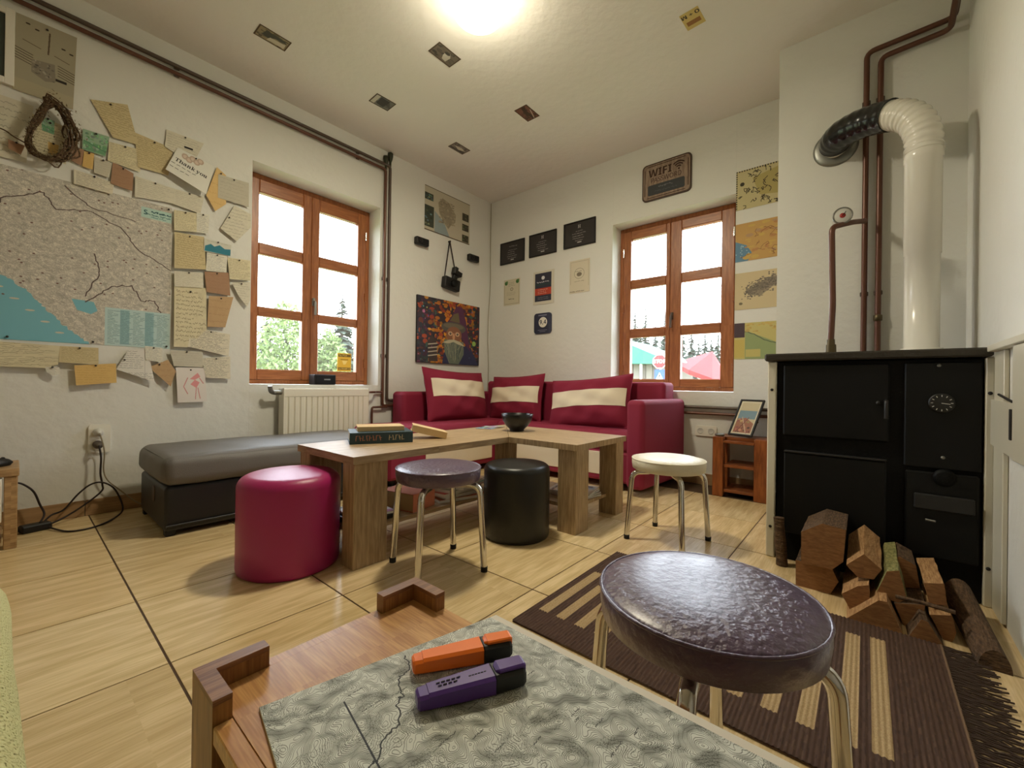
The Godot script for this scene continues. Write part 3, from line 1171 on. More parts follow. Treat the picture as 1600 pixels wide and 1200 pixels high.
func magazine(label, at: Vector3, turn: float, size: Vector2, thick: float, m, group := "magazines under the coffee table"):
	var o = thing("magazine", label, "magazine", at, turn, group)
	var s := sst()
	prism(s, rect(size.x - 0.004, size.y - 0.004), on_top(0, 0, 0), thick - 0.0008)
	part("pages", s, M.page_white, o)
	s = sst()
	prism(s, rect(size.x, size.y), on_top(0, thick - 0.0008, 0), 0.0008)
	part("cover", s, m, o)

func build_table_things():
	var h := 0.4375
	# the thick book with its spine to the room, a second one on it
	var b1 = book("thick dark teal box-like book lying on the coffee table under a tan one", V(1.16, h, -1.82), deg_to_rad(-26), V(0.285, 0.052, 0.20), mat(Color8(30, 62, 74), 0.5), M.page_white)
	var sp := img(256, 56, Color8(30, 58, 70))
	for q in 15:
		if q != 8 and q != 9:
			var x := 20 + q * 14
			var c := Color8(176, 112, 84) if q < 9 else Color8(196, 176, 140)
			iline(sp, Vector2(x, 14), Vector2(x + (4 if q % 2 else -1), 42), 3, c)
			iline(sp, Vector2(x, 14 + (q % 3) * 13), Vector2(x + 8, 14 + (q % 3) * 13), 3, c)
	var ss := sst()
	prism(ss, rect(0.27, 0.044), Transform3D(Basis(), V(0, 0.026, 0.1)), 0.0005)
	part("spine_print", ss, picture(sp, 0.5), b1)
	book("tan covered book lying on the thick dark teal book", V(1.17, h + 0.0525, -1.835), deg_to_rad(-26), V(0.215, 0.022, 0.14), M.book_pages, M.book_pages)
	book("open tan paperback propped against the dark teal book on the coffee table", V(1.405, h + 0.019, -1.755), deg_to_rad(-34), V(0.18, 0.034, 0.12), M.book_pages, M.book_pages, -0.24)
	rng.seed = 12
	magazine("blue glossy leaflet lying near the black bowl on the coffee table", V(2.0, h, -1.88), deg_to_rad(20), Vector2(0.17, 0.11), 0.004, magazine_picture(3, Color8(150, 176, 204)), "leaflets on the coffee table")
	magazine("folded pale leaflet lying on the blue leaflet", V(2.04, h + 0.0045, -1.87), deg_to_rad(-12), Vector2(0.12, 0.08), 0.003, magazine_picture(4, Color8(190, 186, 170)), "leaflets on the coffee table")
	# bowl
	var o = thing("bowl", "round black ceramic bowl standing on the coffee table", "bowl", V(2.0, h, -1.64))
	var s := sst(true)
	lathe(s, [Vector2(0, 0), Vector2(0.042, 0), Vector2(0.045, 0.012), Vector2(0.07, 0.035), Vector2(0.09, 0.068), Vector2(0.099, 0.104), Vector2(0.0965, 0.106), Vector2(0.094, 0.104), Vector2(0.085, 0.068), Vector2(0.064, 0.038), Vector2(0.03, 0.018), Vector2(0, 0.016)], 48)
	part("body", s, mat(Color8(18, 17, 15), 0.28), o)
	# pile below the table
	var y := 0.1135
	var cols := [Color8(196, 120, 96), Color8(206, 200, 184), Color8(180, 70, 60), Color8(150, 150, 140), Color8(210, 180, 150)]
	for i in 5:
		magazine(["salmon covered magazine at the bottom of the pile under the coffee table", "pale magazine second in the pile under the coffee table", "red covered magazine in the middle of the pile under the coffee table", "grey magazine fourth in the pile under the coffee table", "beige magazine topmost of the pile under the coffee table"][i], V(1.56 + 0.02 * sin(i * 2.1), y, -1.72 + 0.012 * cos(i * 1.7)), deg_to_rad(-14 + 9 * i), Vector2(0.29, 0.21), 0.016, magazine_picture(30 + i, cols[i]))
		y += 0.0165
	book("salmon pink cardboard box file beside the magazine pile under the table", V(1.27, 0.1135, -1.73), deg_to_rad(12), V(0.16, 0.085, 0.2), mat(Color8(206, 128, 100), 0.8), M.book_pages)
	var lap = thing("laptop", "closed black laptop lying on the low shelf beside the pink pouf", "laptop", V(1.03, 0.1135, -1.725), deg_to_rad(6))
	part("base", boxm(V(0.22, 0.016, 0.22), 0.004, V(0, 0.008, 0)), M.black, lap)
	part("lid", boxm(V(0.22, 0.008, 0.22), 0.003, V(0, 0.0205, 0)), mat(Color8(34, 36, 40), 0.35), lap)
	magazine("white printed papers lying on the closed laptop", V(1.03, 0.1385, -1.725), deg_to_rad(-8), Vector2(0.19, 0.2), 0.012, magazine_picture(41, Color8(220, 220, 226)), "papers under the coffee table")
	for i in 4:
		magazine(["white leaflet at the bottom of the pile on the shelf near the sofa arm", "grey leaflet second in the pile on the shelf near the sofa arm", "pale newspaper third in the pile on the shelf near the sofa arm", "folded newspaper topmost on the shelf near the sofa arm"][i], V(2.03 + 0.012 * sin(i * 3.0), 0.1135 + 0.0085 * i, -1.25), deg_to_rad(-10 + i * 8), Vector2(0.2, 0.24), 0.008, magazine_picture(50 + i, Color8(200, 196, 188)), "papers near the sofa arm")

# ================= stove corner
func bdoor(s, z0, z1, y0, y1, x0, x1, bev := 0.006):
	bx2(s, V(x0, y0, z0), V(x1, y1, z1), bev)

func build_stove():
	var o = thing("wood_stove", "black iron wood burning kitchen stove with cream enamel sides", "stove")
	var s := sst()
	bdoor(s, -0.292, 0.305, 0.0, 0.835, 2.115, 2.62, 0.004)
	part("body", s, M.iron, o)
	for z in [[-0.325, -0.293], [0.306, 0.328]]:
		s = sst()
		bdoor(s, z[0], z[1], 0.0, 0.836, 2.10, 2.63, 0.004)
		var side = part("side_panel", s, M.enamel, o)
		for y in [0.13, 0.715]:
			s = sst(true)
			lathe(s, [Vector2(0.006, 0), Vector2(0.006, 0.002), Vector2(0, 0.003)], 10, Transform3D(Basis(V(0, 0, 1), PI / 2), V(2.10, y, (z[0] + z[1]) / 2)))
			part("screw", s, M.ink, side)
	s = sst()
	bdoor(s, -0.335, 0.322, 0.837, 0.868, 2.078, 2.64, 0.006)
	part("top_plate", s, M.plate, o)
	# oven door, fire door, plinth, right hand column
	s = sst()
	bdoor(s, -0.268, 0.068, 0.525, 0.822, 2.098, 2.116, 0.006)
	var d1 = part("oven_door", s, M.iron_door, o)
	s = sst(true)
	tube(s, rounded_path([V(2.098, 0.68, 0.058), V(2.07, 0.68, 0.058), V(2.068, 0.615, 0.058)], 0.015), 0.007, 8)
	part("handle", s, M.iron_trim, d1)
	s = sst(true)
	lathe(s, [Vector2(0.008, 0), Vector2(0.008, 0.006), Vector2(0, 0.009)], 12, Transform3D(Basis(V(0, 0, 1), PI / 2), V(2.098, 0.672, 0.036)))
	part("bolt", s, M.iron_trim, d1)
	var fd := Node3D.new()
	fd.name = "fire_door"
	o.add_child(fd)
	fd.position = V(2.112, 0, -0.262)
	fd.rotation.y = -0.03
	part("panel", boxm(V(0.02, 0.335, 0.322), 0.005, V(-0.012, 0.288, 0.162)), M.iron_door, fd)
	part("top_edge", boxm(V(0.024, 0.008, 0.322), 0.002, V(-0.013, 0.4595, 0.162)), M.iron_trim, fd)
	s = sst()
	bdoor(s, 0.108, 0.3, 0.445, 0.822, 2.100, 2.116, 0.004)
	var col = part("control_panel", s, M.iron_door, o)
	var face := Basis(V(0, 0, 1), PI / 2)
	s = sst(true)
	lathe(s, [Vector2(0.034, 0), Vector2(0.034, 0.006), Vector2(0.030, 0.008), Vector2(0, 0.008)], 32, Transform3D(face, V(2.10, 0.678, 0.203)))
	var dial = part("thermometer", s, M.iron_trim, col)
	s = sst()
	for i in 12:
		var a := TAU * i / 12
		box(s, V(2.0912, 0.678 + sin(a) * 0.025, 0.203 + cos(a) * 0.025), V(0.001, 0.006, 0.002), 0.0002, Basis(V(1, 0, 0), -a + PI / 2))
	box(s, V(2.0912, 0.676, 0.213), V(0.0015, 0.002, 0.022), 0.0003, Basis(V(1, 0, 0), 0.15))
	part("markings", s, M.pale_ink, dial)
	for p in [V(2.10, 0.81, 0.196), V(2.10, 0.487, 0.208)]:
		s = sst(true)
		lathe(s, [Vector2(0.006, 0), Vector2(0.006, 0.004), Vector2(0, 0.006)], 10, Transform3D(face, p))
		part("screw", s, M.tin, col)
	s = sst()
	bdoor(s, 0.112, 0.296, 0.13, 0.432, 2.098, 2.116, 0.005)
	var ash = part("ash_door", s, M.iron_door, o)
	s = sst(true)
	lathe(s, [Vector2(0.03, 0), Vector2(0.03, 0.012), Vector2(0.02, 0.018), Vector2(0, 0.018)], 24, Transform3D(face, V(2.098, 0.418, 0.212)))
	part("knob", s, M.iron, ash)
	s = sst()
	bdoor(s, 0.135, 0.285, 0.30, 0.355, 2.085, 2.098, 0.004)
	part("air_slide", s, M.iron_trim, ash)
	s = sst(true)
	tube(s, [V(2.085, 0.265, 0.165), V(2.078, 0.265, 0.19)], 0.004, 6)
	part("lever", s, M.tin, ash)
	# white rack on the wall beside the stove
	var w = thing("wall_rack", "cream metal rack with drop flap fixed to the wall beside the stove", "rack")
	s = sst()
	bx2(s, V(1.955, 0.01, 0.322), V(2.075, 0.85, 0.334), 0.002)
	part("upright", s, M.enamel, w)
	s = sst()
	bx2(s, V(1.60, 0.53, 0.311), V(1.79, 0.85, 0.326), 0.002)
	part("upright", s, M.enamel, w)
	s = sst()
	bx2(s, V(1.60, 0.851, 0.305), V(2.075, 0.872, 0.328), 0.002)
	part("top_rail", s, M.enamel, w)
	s = sst()
	prism(s, [Vector2(1.79, 0.535), Vector2(2.06, 0.55), Vector2(2.06, 0.695), Vector2(1.79, 0.688)], Transform3D(Basis(), V(0, 0, 0.312)), 0.009)
	var fl = part("flap", s, M.enamel, w)
	s = sst()
	bx2(s, V(1.795, 0.585, 0.3085), V(1.812, 0.672, 0.3125), 0.001)
	part("slot_handle", s, M.ink, fl)
	s = sst(true)
	tube(s, [V(1.99, 0.712, 0.318), V(1.80, 0.692, 0.314)], 0.0035, 6)
	part("stay_rod", s, M.ink, w)

func build_flue():
	var o = thing("flue_pipe", "white enamel stove pipe with ribbed elbow and black elbow into the chimney", "flue")
	var c := V(2.5, 0, 0.178)
	var r := 0.057
	var s := sst(true)
	lathe(s, [Vector2(0, 0.868), Vector2(r + 0.01, 0.868), Vector2(r + 0.01, 0.9), Vector2(r, 0.902), Vector2(r, 1.30), Vector2(r + 0.003, 1.302), Vector2(r + 0.003, 1.70), Vector2(r + 0.006, 1.705), Vector2(r + 0.006, 1.76), Vector2(r, 1.762), Vector2(0, 1.762)], 36, Transform3D(Basis(), c))
	part("straight_pipe", s, M.flue_white, o)
	# ribbed elbow
	var ctrl := [V(2.5, 1.74, 0.178), V(2.503, 1.82, 0.176), V(2.52, 1.90, 0.15), V(2.55, 1.955, 0.105), V(2.588, 1.985, 0.06)]
	var pth := smooth_path(ctrl, 12)
	var rad := []
	for i in pth.size():
		rad.append(r + 0.004 + 0.0035 * cos(i * PI * 0.5))
	s = sst(true)
	tube(s, pth, rad, 30)
	part("ribbed_elbow", s, M.flue_white, o)
	var c2 := [V(2.575, 1.979, 0.075), V(2.62, 2.005, 0.02), V(2.665, 2.022, -0.045), V(2.715, 2.028, -0.105), V(2.77, 2.028, -0.135), V(2.80, 2.027, -0.139)]
	pth = smooth_path(c2, 8)
	rad = []
	for i in pth.size():
		rad.append(r + 0.011 + 0.0012 * cos(i * PI * 0.5))
	s = sst(true)
	tube(s, pth, rad, 30)
	part("black_elbow", s, M.flue_black, o)
	s = sst(true)
	tube(s, [V(2.79, 2.027, -0.138), V(XP - 0.001, 2.026, -0.139)], r, 30)
	part("wall_stub", s, M.flue_white, o)
	s = sst(true)
	lathe(s, [Vector2(r, 0), Vector2(r + 0.042, 0), Vector2(r + 0.042, 0.004), Vector2(r + 0.03, 0.012), Vector2(r + 0.001, 0.014), Vector2(r, 0.014)], 36, Transform3D(Basis(V(0, 0, 1), PI / 2), V(XP, 2.026, -0.139)))
	part("rosette", s, M.tin, o)
	# heating pipes on the pier
	for k in 2:
		var z := -0.013 if k == 0 else 0.042
		var x := XP - 0.025
		var p = thing("heating_pipe", ["copper brown riser pipe on the pier carrying the pressure gauge", "copper brown riser pipe on the pier between gauge riser and white flue"][k], "pipe", Vector3.ZERO, 0.0, "riser pipes behind the stove")
		s = sst(true)
		var top := 2.462 - 0.05 * k
		tube(s, rounded_path([V(x, 0.02, z), V(x, top, z), V(x, top + 0.012, 0.30 - k * 0.012), V(0.95, top + 0.012, 0.243)], 0.035), 0.0125, 12)
		part("tube", s, M.pipe, p)
		for y in [1.215, 2.2]:
			part("clip", boxm(V(0.03, 0.022, 0.034), 0.004, V(x + 0.008, y, z)), M.pipe_grey, p)
		if k == 1:
			s = sst(true)
			lathe(s, [Vector2(0.0125, 0), Vector2(0.018, 0.003), Vector2(0.018, 0.03), Vector2(0.0125, 0.033)], 12, Transform3D(Basis(), V(x, 1.07, z)))
			part("union_nut", s, M.brass, p)
	var g = thing("pressure_gauge", "round pressure gauge on a bent copper branch pipe over the stove", "gauge")
	var gx := XP - 0.045
	s = sst(true)
	tube(s, smooth_path([V(2.48, 0.868, -0.128), V(2.482, 0.93, -0.13)], 2), 0.021, 12)
	tube(s, [V(2.48, 0.868, -0.128), V(2.48, 0.885, -0.128)], 0.03, 6)
	tube(s, [V(2.481, 0.93, -0.129), V(2.482, 0.955, -0.13)], 0.016, 12)
	part("valve_nut", s, M.brass, g)
	s = sst(true)
	tube(s, rounded_path([V(2.482, 0.93, -0.13), V(2.49, 1.12, -0.124), V(2.50, 1.28, -0.128), V(2.497, 1.49, -0.132), V(2.62, 1.535, -0.06), V(2.80, 1.585, -0.012)], 0.03), 0.0125, 12)
	part("branch_pipe", s, M.pipe, g)
	var face := Basis(V(0, 0, 1), PI / 2)
	face = Basis(V(0, 1, 0), 0.15) * face
	s = sst(true)
	lathe(s, [Vector2(0, -0.02), Vector2(0.036, -0.02), Vector2(0.04, 0.0), Vector2(0.04, 0.008), Vector2(0.036, 0.01), Vector2(0.034, 0.006), Vector2(0, 0.006)], 32, Transform3D(face, V(2.56, 1.555, -0.095)))
	part("case", s, M.tin, g)
	s = sst(true)
	lathe(s, [Vector2(0.034, 0.007), Vector2(0.0335, 0.0075), Vector2(0, 0.0075)], 32, Transform3D(face, V(2.56, 1.555, -0.095)))
	var dl = part("dial", s, M.gauge, g)
	s = sst(true)
	lathe(s, [Vector2(0.012, 0.008), Vector2(0.0115, 0.0088), Vector2(0, 0.0088)], 24, Transform3D(face, V(2.56, 1.555, -0.095)))
	part("red_disc", s, M.red, dl)
	s = sst()
	box(s, V(2.56, 1.555, -0.095) + face * V(0.008, 0.0094, 0.006), V(0.024, 0.0008, 0.003), 0.0002, face * Basis(V(0, 1, 0), -0.6))
	part("needle", s, M.ink, dl)

func build_logs():
	# each: front x, length, outline (z, y) of the cut end, kind of side, lean (dz, dy at the far end), label
	var L := [
		[1.84, 0.24, [-0.174, 0.205, -0.113, 0.248, -0.048, 0.24, -0.054, 0.13, -0.084, 0.095, -0.173, 0.092], "bark", 0.0, 0.0, "thick squarish firewood log with bark on top of the pile"],
		[1.80, 0.26, [-0.045, 0.135, 0.0, 0.183, 0.044, 0.145, 0.024, 0.108, -0.015, 0.104], "split", 0.0, 0.055, "pale split firewood log with a pitched top leaning on the pile"],
		[1.78, 0.26, [0.029, 0.066, 0.056, 0.150, 0.084, 0.160, 0.102, 0.08, 0.085, 0.061], "moss", 0.0, 0.03, "mossy topped split firewood log in the pile"],
		[1.86, 0.22, [-0.192, 0.092, -0.086, 0.093, -0.067, 0.05, -0.09, 0.0, -0.190, 0.0], "bark", 0.0, 0.0, "broad firewood log under the thick squarish one"],
		[1.76, 0.28, [-0.055, 0.05, -0.015, 0.088, 0.013, 0.1, 0.017, 0.03, 0.0, 0.0, -0.03, 0.0], "split", 0.0, 0.0, "pale splintered firewood log with a pointed lower edge"],
		[1.70, 0.33, [-0.04, 0.0, 0.035, 0.082, 0.055, 0.084, 0.09, 0.0], "split", 0.0, -0.02, "broad triangular firewood log at the front of the pile"],
		[1.77, 0.25, [0.074, 0.06, 0.142, 0.078, 0.136, 0.03, 0.119, 0.0, 0.095, 0.0], "bark", 0.0, 0.0, "dark wedge of firewood squeezed between two triangular logs"],
		[1.69, 0.30, [0.1, 0.0, 0.128, 0.063, 0.142, 0.06, 0.176, 0.0], "bark", 0.0, -0.01, "small triangular firewood log on the rug's edge"],
		[1.78, 0.25, [0.139, 0.139, 0.182, 0.151, 0.189, 0.09, 0.152, 0.081], "split", 0.0, 0.0, "short orange brown split log lying on top at the bark slab"],
		[1.745, 0.26, [0.150, 0.062, 0.195, 0.076, 0.204, 0.03, 0.196, 0.0, 0.178, 0.0], "split", 0.0, 0.0, "orange brown split log below the short one at the bark slab"],
		[1.90, 0.17, [0.02, 0.09, 0.09, 0.17, 0.13, 0.15, 0.14, 0.08, 0.08, 0.065], "bark", 0.0, 0.0, "dark log at the back of the firewood pile"],
	]
	for a in L:
		var pts := []
		for i in range(0, a[2].size(), 2):
			pts.append(Vector2(a[2][i], a[2][i + 1]))
		var area := 0.0
		for i in pts.size():
			area += pts[i].cross(pts[(i + 1) % pts.size()])
		# seen along +x with z to the right and y up the outline must run clockwise for the far end
		if area < 0:
			pts.reverse()
		# subdivide the outline and rough it up
		var ring := []
		for i in pts.size():
			for k in 3:
				ring.append(pts[i].lerp(pts[(i + 1) % pts.size()], k / 3.0))
		var sec := []
		var nz := FastNoiseLite.new()
		nz.frequency = 14.0
		for k in 7:
			var t := k / 6.0
			var sct := []
			for v in ring:
				var n := 0.004 * nz.get_noise_3d(v.x * 3.0, v.y * 3.0, t * 0.4 + a[0] * 9.0) * (1.0 if t > 0 else 0.0)
				sct.append(V(a[0] + a[1] * (1 - t), maxf(v.y + a[5] * (1 - t) * 0.6 + n, 0.0), v.x + a[4] * (1 - t) + n))
			sec.append(sct)
		var s := sst()
		loft(s, sec, false, true)
		var o = solo("firewood_log", s, {"bark": M.log_bark, "split": M.log_split, "moss": M.log_moss}[a[3]], a[6], "log", "firewood in front of the stove")
		s = sst()
		prism(s, pts, Transform3D(Basis(V(0, 0, 1), V(0, 1, 0), V(-1, 0, 0)), V(a[0] + 0.0005, 0, 0)), 0.0015)
		part("cut_end", s, M.log_cut, o)
	# long half round with bark leaning at the wall
	var s := sst(true)
	var sec := []
	for k in 9:
		var t := k / 8.0
		var c := V(lerpf(1.99, 1.64, t), lerpf(0.045, 0.0, t), lerpf(0.235, 0.262, t))
		var r := lerpf(0.052, 0.042, t)
		var ring := []
		for i in 14:
			var an := PI * i / 13.0
			ring.append(c + V(0, sin(an) * r * 1.25, -cos(an) * -r * 0.72))
		for i in 5:
			ring.append(c + V(0, 0, -r * 0.72 * (1 - 2 * (i + 1) / 6.0)))
		sec.append(ring)
	sec.reverse()
	for q in sec:
		q.reverse()
	loft(s, sec, true, true)
	solo("firewood_log", s, M.log_bark, "long half round bark slab leaning along the wall by the stove", "log", "firewood in front of the stove")
	s = sst(true)
	tube(s, smooth_path([V(1.74, 0.092, 0.075), V(1.735, 0.095, 0.13), V(1.73, 0.092, 0.2)], 4), 0.006, 6)
	solo("thin_stick", s, M.log_bark, "thin stick lying across the firewood pile", "stick")
	s = sst(true)
	tube(s, smooth_path([V(2.03, 0.0, -0.255), V(2.035, 0.09, -0.262), V(2.04, 0.19, -0.27)], 3), [0.022, 0.02, 0.021, 0.022, 0.019, 0.018, 0.02], 9)
	solo("round_billet", s, M.log_bark, "thin round billet standing at the stove's cream side edge", "log")

func build_rug():
	var o = thing("striped_rug", "brown ribbed cotton rug with cream bars and a dark fringe", "rug")
	var x0 := 0.985
	var x1 := 1.69
	var z0 := -0.815
	var z1 := 0.165
	# picture of the weave: u along x, v along z
	var im := img(512, 768, Color8(76, 54, 42))
	rng.seed = 5
	for i in 9000:
		var c := Color8(76, 54, 42).lerp(Color8(58, 40, 31) if rng.randf() < 0.5 else Color8(98, 74, 58), rng.randf() * 0.7)
		im.fill_rect(Rect2i(rng.randi() % 512, rng.randi() % 768, 6 + rng.randi() % 16, 2), c)
	var bars := [[-0.775, 1.09, 1.45, 0.55], [-0.712, 1.09, 1.36, 0.6], [-0.645, 1.09, 1.28, 0.65], [-0.578, 1.09, 1.205, 0.75], [-0.43, 1.085, 1.2, 0.85], [-0.362, 1.085, 1.2, 0.9], [-0.228, 1.09, 1.245, 1.0], [-0.158, 1.09, 1.315, 1.0], [-0.092, 1.09, 1.385, 1.0], [-0.022, 1.09, 1.59, 1.0], [0.033, 1.1, 1.606, 1.0], [-0.578, 1.5, 1.6, 0.9], [-0.43, 1.45, 1.6, 0.9], [-0.362, 1.42, 1.6, 0.9]]
	for b in bars:
		var bz := Vector2((b[0] - 0.0165 - z0) / (z1 - z0), (b[0] + 0.0165 - z0) / (z1 - z0)) * 768.0
		var bx := Vector2((b[1] - x0) / (x1 - x0), (b[2] - x0) / (x1 - x0)) * 512.0
		for y in range(int(bz.x), int(bz.y)):
			for x in range(int(bx.x), int(bx.y), 2):
				var c := Color8(186, 162, 120).lerp(Color8(150, 122, 86), rng.randf() * 0.7)
				im.fill_rect(Rect2i(x, y, 2, 1), c)
	var s := sst(true)
	var n := 98
	var top := []
	for i in n * 4 + 1:
		var t := float(i) / (n * 4)
		top.append(Vector2(lerpf(z0, z1, t), 0.0065 + 0.0016 * cos(t * n * TAU)))
	for i in top.size() - 1:
		var a: Vector2 = top[i]
		var b: Vector2 = top[i + 1]
		quad(s, V(x0, b.y, b.x), V(x1, b.y, b.x), V(x1, a.y, a.x), V(x0, a.y, a.x), Vector2(0, (b.x - z0) / (z1 - z0)), Vector2(1, (b.x - z0) / (z1 - z0)), Vector2(1, (a.x - z0) / (z1 - z0)), Vector2(0, (a.x - z0) / (z1 - z0)))
	s.set_smooth_group(-1)
	bx2(s, V(x0, 0.0008, z0), V(x1, 0.0048, z1), 0.0005)
	part("weave", s, picture(im, 0.95), o)
	s = sst()
	bx2(s, V(x0, 0.001, z1), V(x1, 0.009, z1 + 0.006), 0.002)
	part("hem", s, mat(Color8(120, 96, 74), 0.95), o)
	s = sst(true)
	for i in 110:
		var x := lerpf(x0 + 0.004, x1 - 0.004, i / 109.0)
		var p := []
		var ph := rng.randf() * TAU
		var l := rng.randf_range(0.07, 0.1)
		for k in 6:
			var t := k / 5.0
			p.append(V(x + 0.006 * sin(ph + t * 5.0) * t + rng.randf_range(-0.004, 0.004) * t, 0.004 + 0.003 * absf(sin(ph + t * 7.0)), z1 + 0.004 + l * t))
		tube(s, p, 0.0022, 5)
	part("fringe", s, mat(Color8(66, 50, 40), 0.95), o).set_meta("kind", "stuff")

# ================= foreground table with the map
func topo_picture() -> Image:
	var w := 1200
	var h := 1460
	var nz := FastNoiseLite.new()
	nz.seed = 77
	nz.frequency = 0.0042
	nz.fractal_octaves = 3
	nz.fractal_gain = 0.4
	var hm := nz.get_image(w, h, false, false, true).get_data()
	nz.seed = 78
	nz.frequency = 0.006
	nz.fractal_octaves = 2
	var sh := nz.get_image(w, h, false, false, true).get_data()
	nz.seed = 79
	nz.frequency = 0.16
	nz.fractal_octaves = 2
	var st := nz.get_image(w, h, false, false, true).get_data()
	var data := PackedByteArray()
	data.resize(w * h * 3)
	var k := 0
	for y in h:
		for x in w:
			var i := y * w + x
			var v := 222
			var x2 := mini(x + 2, w - 1)
			var y2 := mini(y + 2, h - 1)
			# stippled woods and rock hatching in patches
			if sh[i] > 138 and st[i] > 150:
				v -= 44
			if hm[i] / 7 != hm[y * w + x2] / 7 or hm[i] / 7 != hm[y2 * w + x] / 7:
				v -= 116 if (hm[i] / 7) % 5 == 0 else 78
			data[k] = clampi(v - 2, 20, 255)
			data[k + 1] = clampi(v, 20, 255)
			data[k + 2] = clampi(v - 10, 20, 255)
			k += 3
	var im := Image.create_from_data(w, h, false, Image.FORMAT_RGB8, data)
	# a river, a border line and place names
	rng.seed = 3
	var p := Vector2(760, 140)
	for i in 110:
		var q := p + Vector2(rng.randf_range(-12, 2), rng.randf_range(-4, 14) + 5.0 * sin(i * 0.35))
		iline(im, p, q, 4, Color8(52, 54, 56))
		p = q
	iline(im, Vector2(470, 190), Vector2(330, 900), 5, Color8(44, 46, 52))
	for i in 60:
		var a := Vector2(rng.randi() % 1120, rng.randi() % 1400)
		iwrite(im, int(a.x), int(a.y), int(a.x) + 26 + rng.randi() % 40, int(a.y) + 9, 1, Color8(58, 58, 58), 2, 3.0)
	return im

func pen(called, label, col, at: Vector3, turn: float):
	var o = thing(called, label, "highlighter", at, turn, "highlighters on the map")
	# sections across the pen: chamfered flat box
	var prof := func(x: float, wd: float, lo: float, hi: float, ch: float) -> Array:
		var r := []
		for v in [Vector2(-wd + ch, lo), Vector2(wd - ch, lo), Vector2(wd, lo + ch), Vector2(wd, hi - ch), Vector2(wd - ch * 1.6, hi), Vector2(-wd + ch * 1.6, hi), Vector2(-wd, hi - ch), Vector2(-wd, lo + ch)]:
			r.append(V(x, v.y, -v.x))
		return r
	var s := sst()
	loft(s, [prof.call(0.0, 0.0075, 0.003, 0.0125, 0.002), prof.call(0.002, 0.0092, 0.0015, 0.0140, 0.002), prof.call(0.010, 0.0098, 0.001, 0.0145, 0.002), prof.call(0.0101, 0.0098, 0.001, 0.0155, 0.002), prof.call(0.072, 0.0130, 0.0, 0.0175, 0.0022)], false, true)
	var body = part("body", s, col, o)
	s = sst()
	for k in 2:
		for i in [5, 4][k]:
			box(s, V(0.020 + i * 0.0048 + k * 0.001, 0.0162 + 0.0000325 * 0 + (0.020 + i * 0.0048) * 0.032 - 0.0003, -0.002 + k * 0.004), V(0.0036, 0.0006, 0.0011), 0.0001, Basis(V(0, 0, 1), 0.032))
	for i in 6:
		box(s, V(0.050 + i * 0.003, 0.0155 + (0.05 + i * 0.003) * 0.032 - 0.0002, 0.0), V(0.0022, 0.0006, 0.001), 0.0001, Basis(V(0, 0, 1), 0.032))
	if col == M.violet:
		part("print", s, M.ink, body)
	s = sst()
	loft(s, [prof.call(0.072, 0.0118, 0.001, 0.0160, 0.0022), prof.call(0.0735, 0.0128, 0.0002, 0.0172, 0.0022), prof.call(0.101, 0.0122, 0.0008, 0.0168, 0.0022), prof.call(0.104, 0.0108, 0.002, 0.0155, 0.0025)], false, true)
	var cap = part("cap", s, mat(Color8(18, 20, 20), 0.4), o)
	s = sst()
	loft(s, [prof.call(0.0745, 0.0045, 0.017, 0.0185, 0.0006), prof.call(0.078, 0.0085, 0.0165, 0.0205, 0.001), prof.call(0.103, 0.0080, 0.0160, 0.0205, 0.001), prof.call(0.105, 0.0070, 0.012, 0.0195, 0.001)], false, true)
	part("clip", s, col, cap)

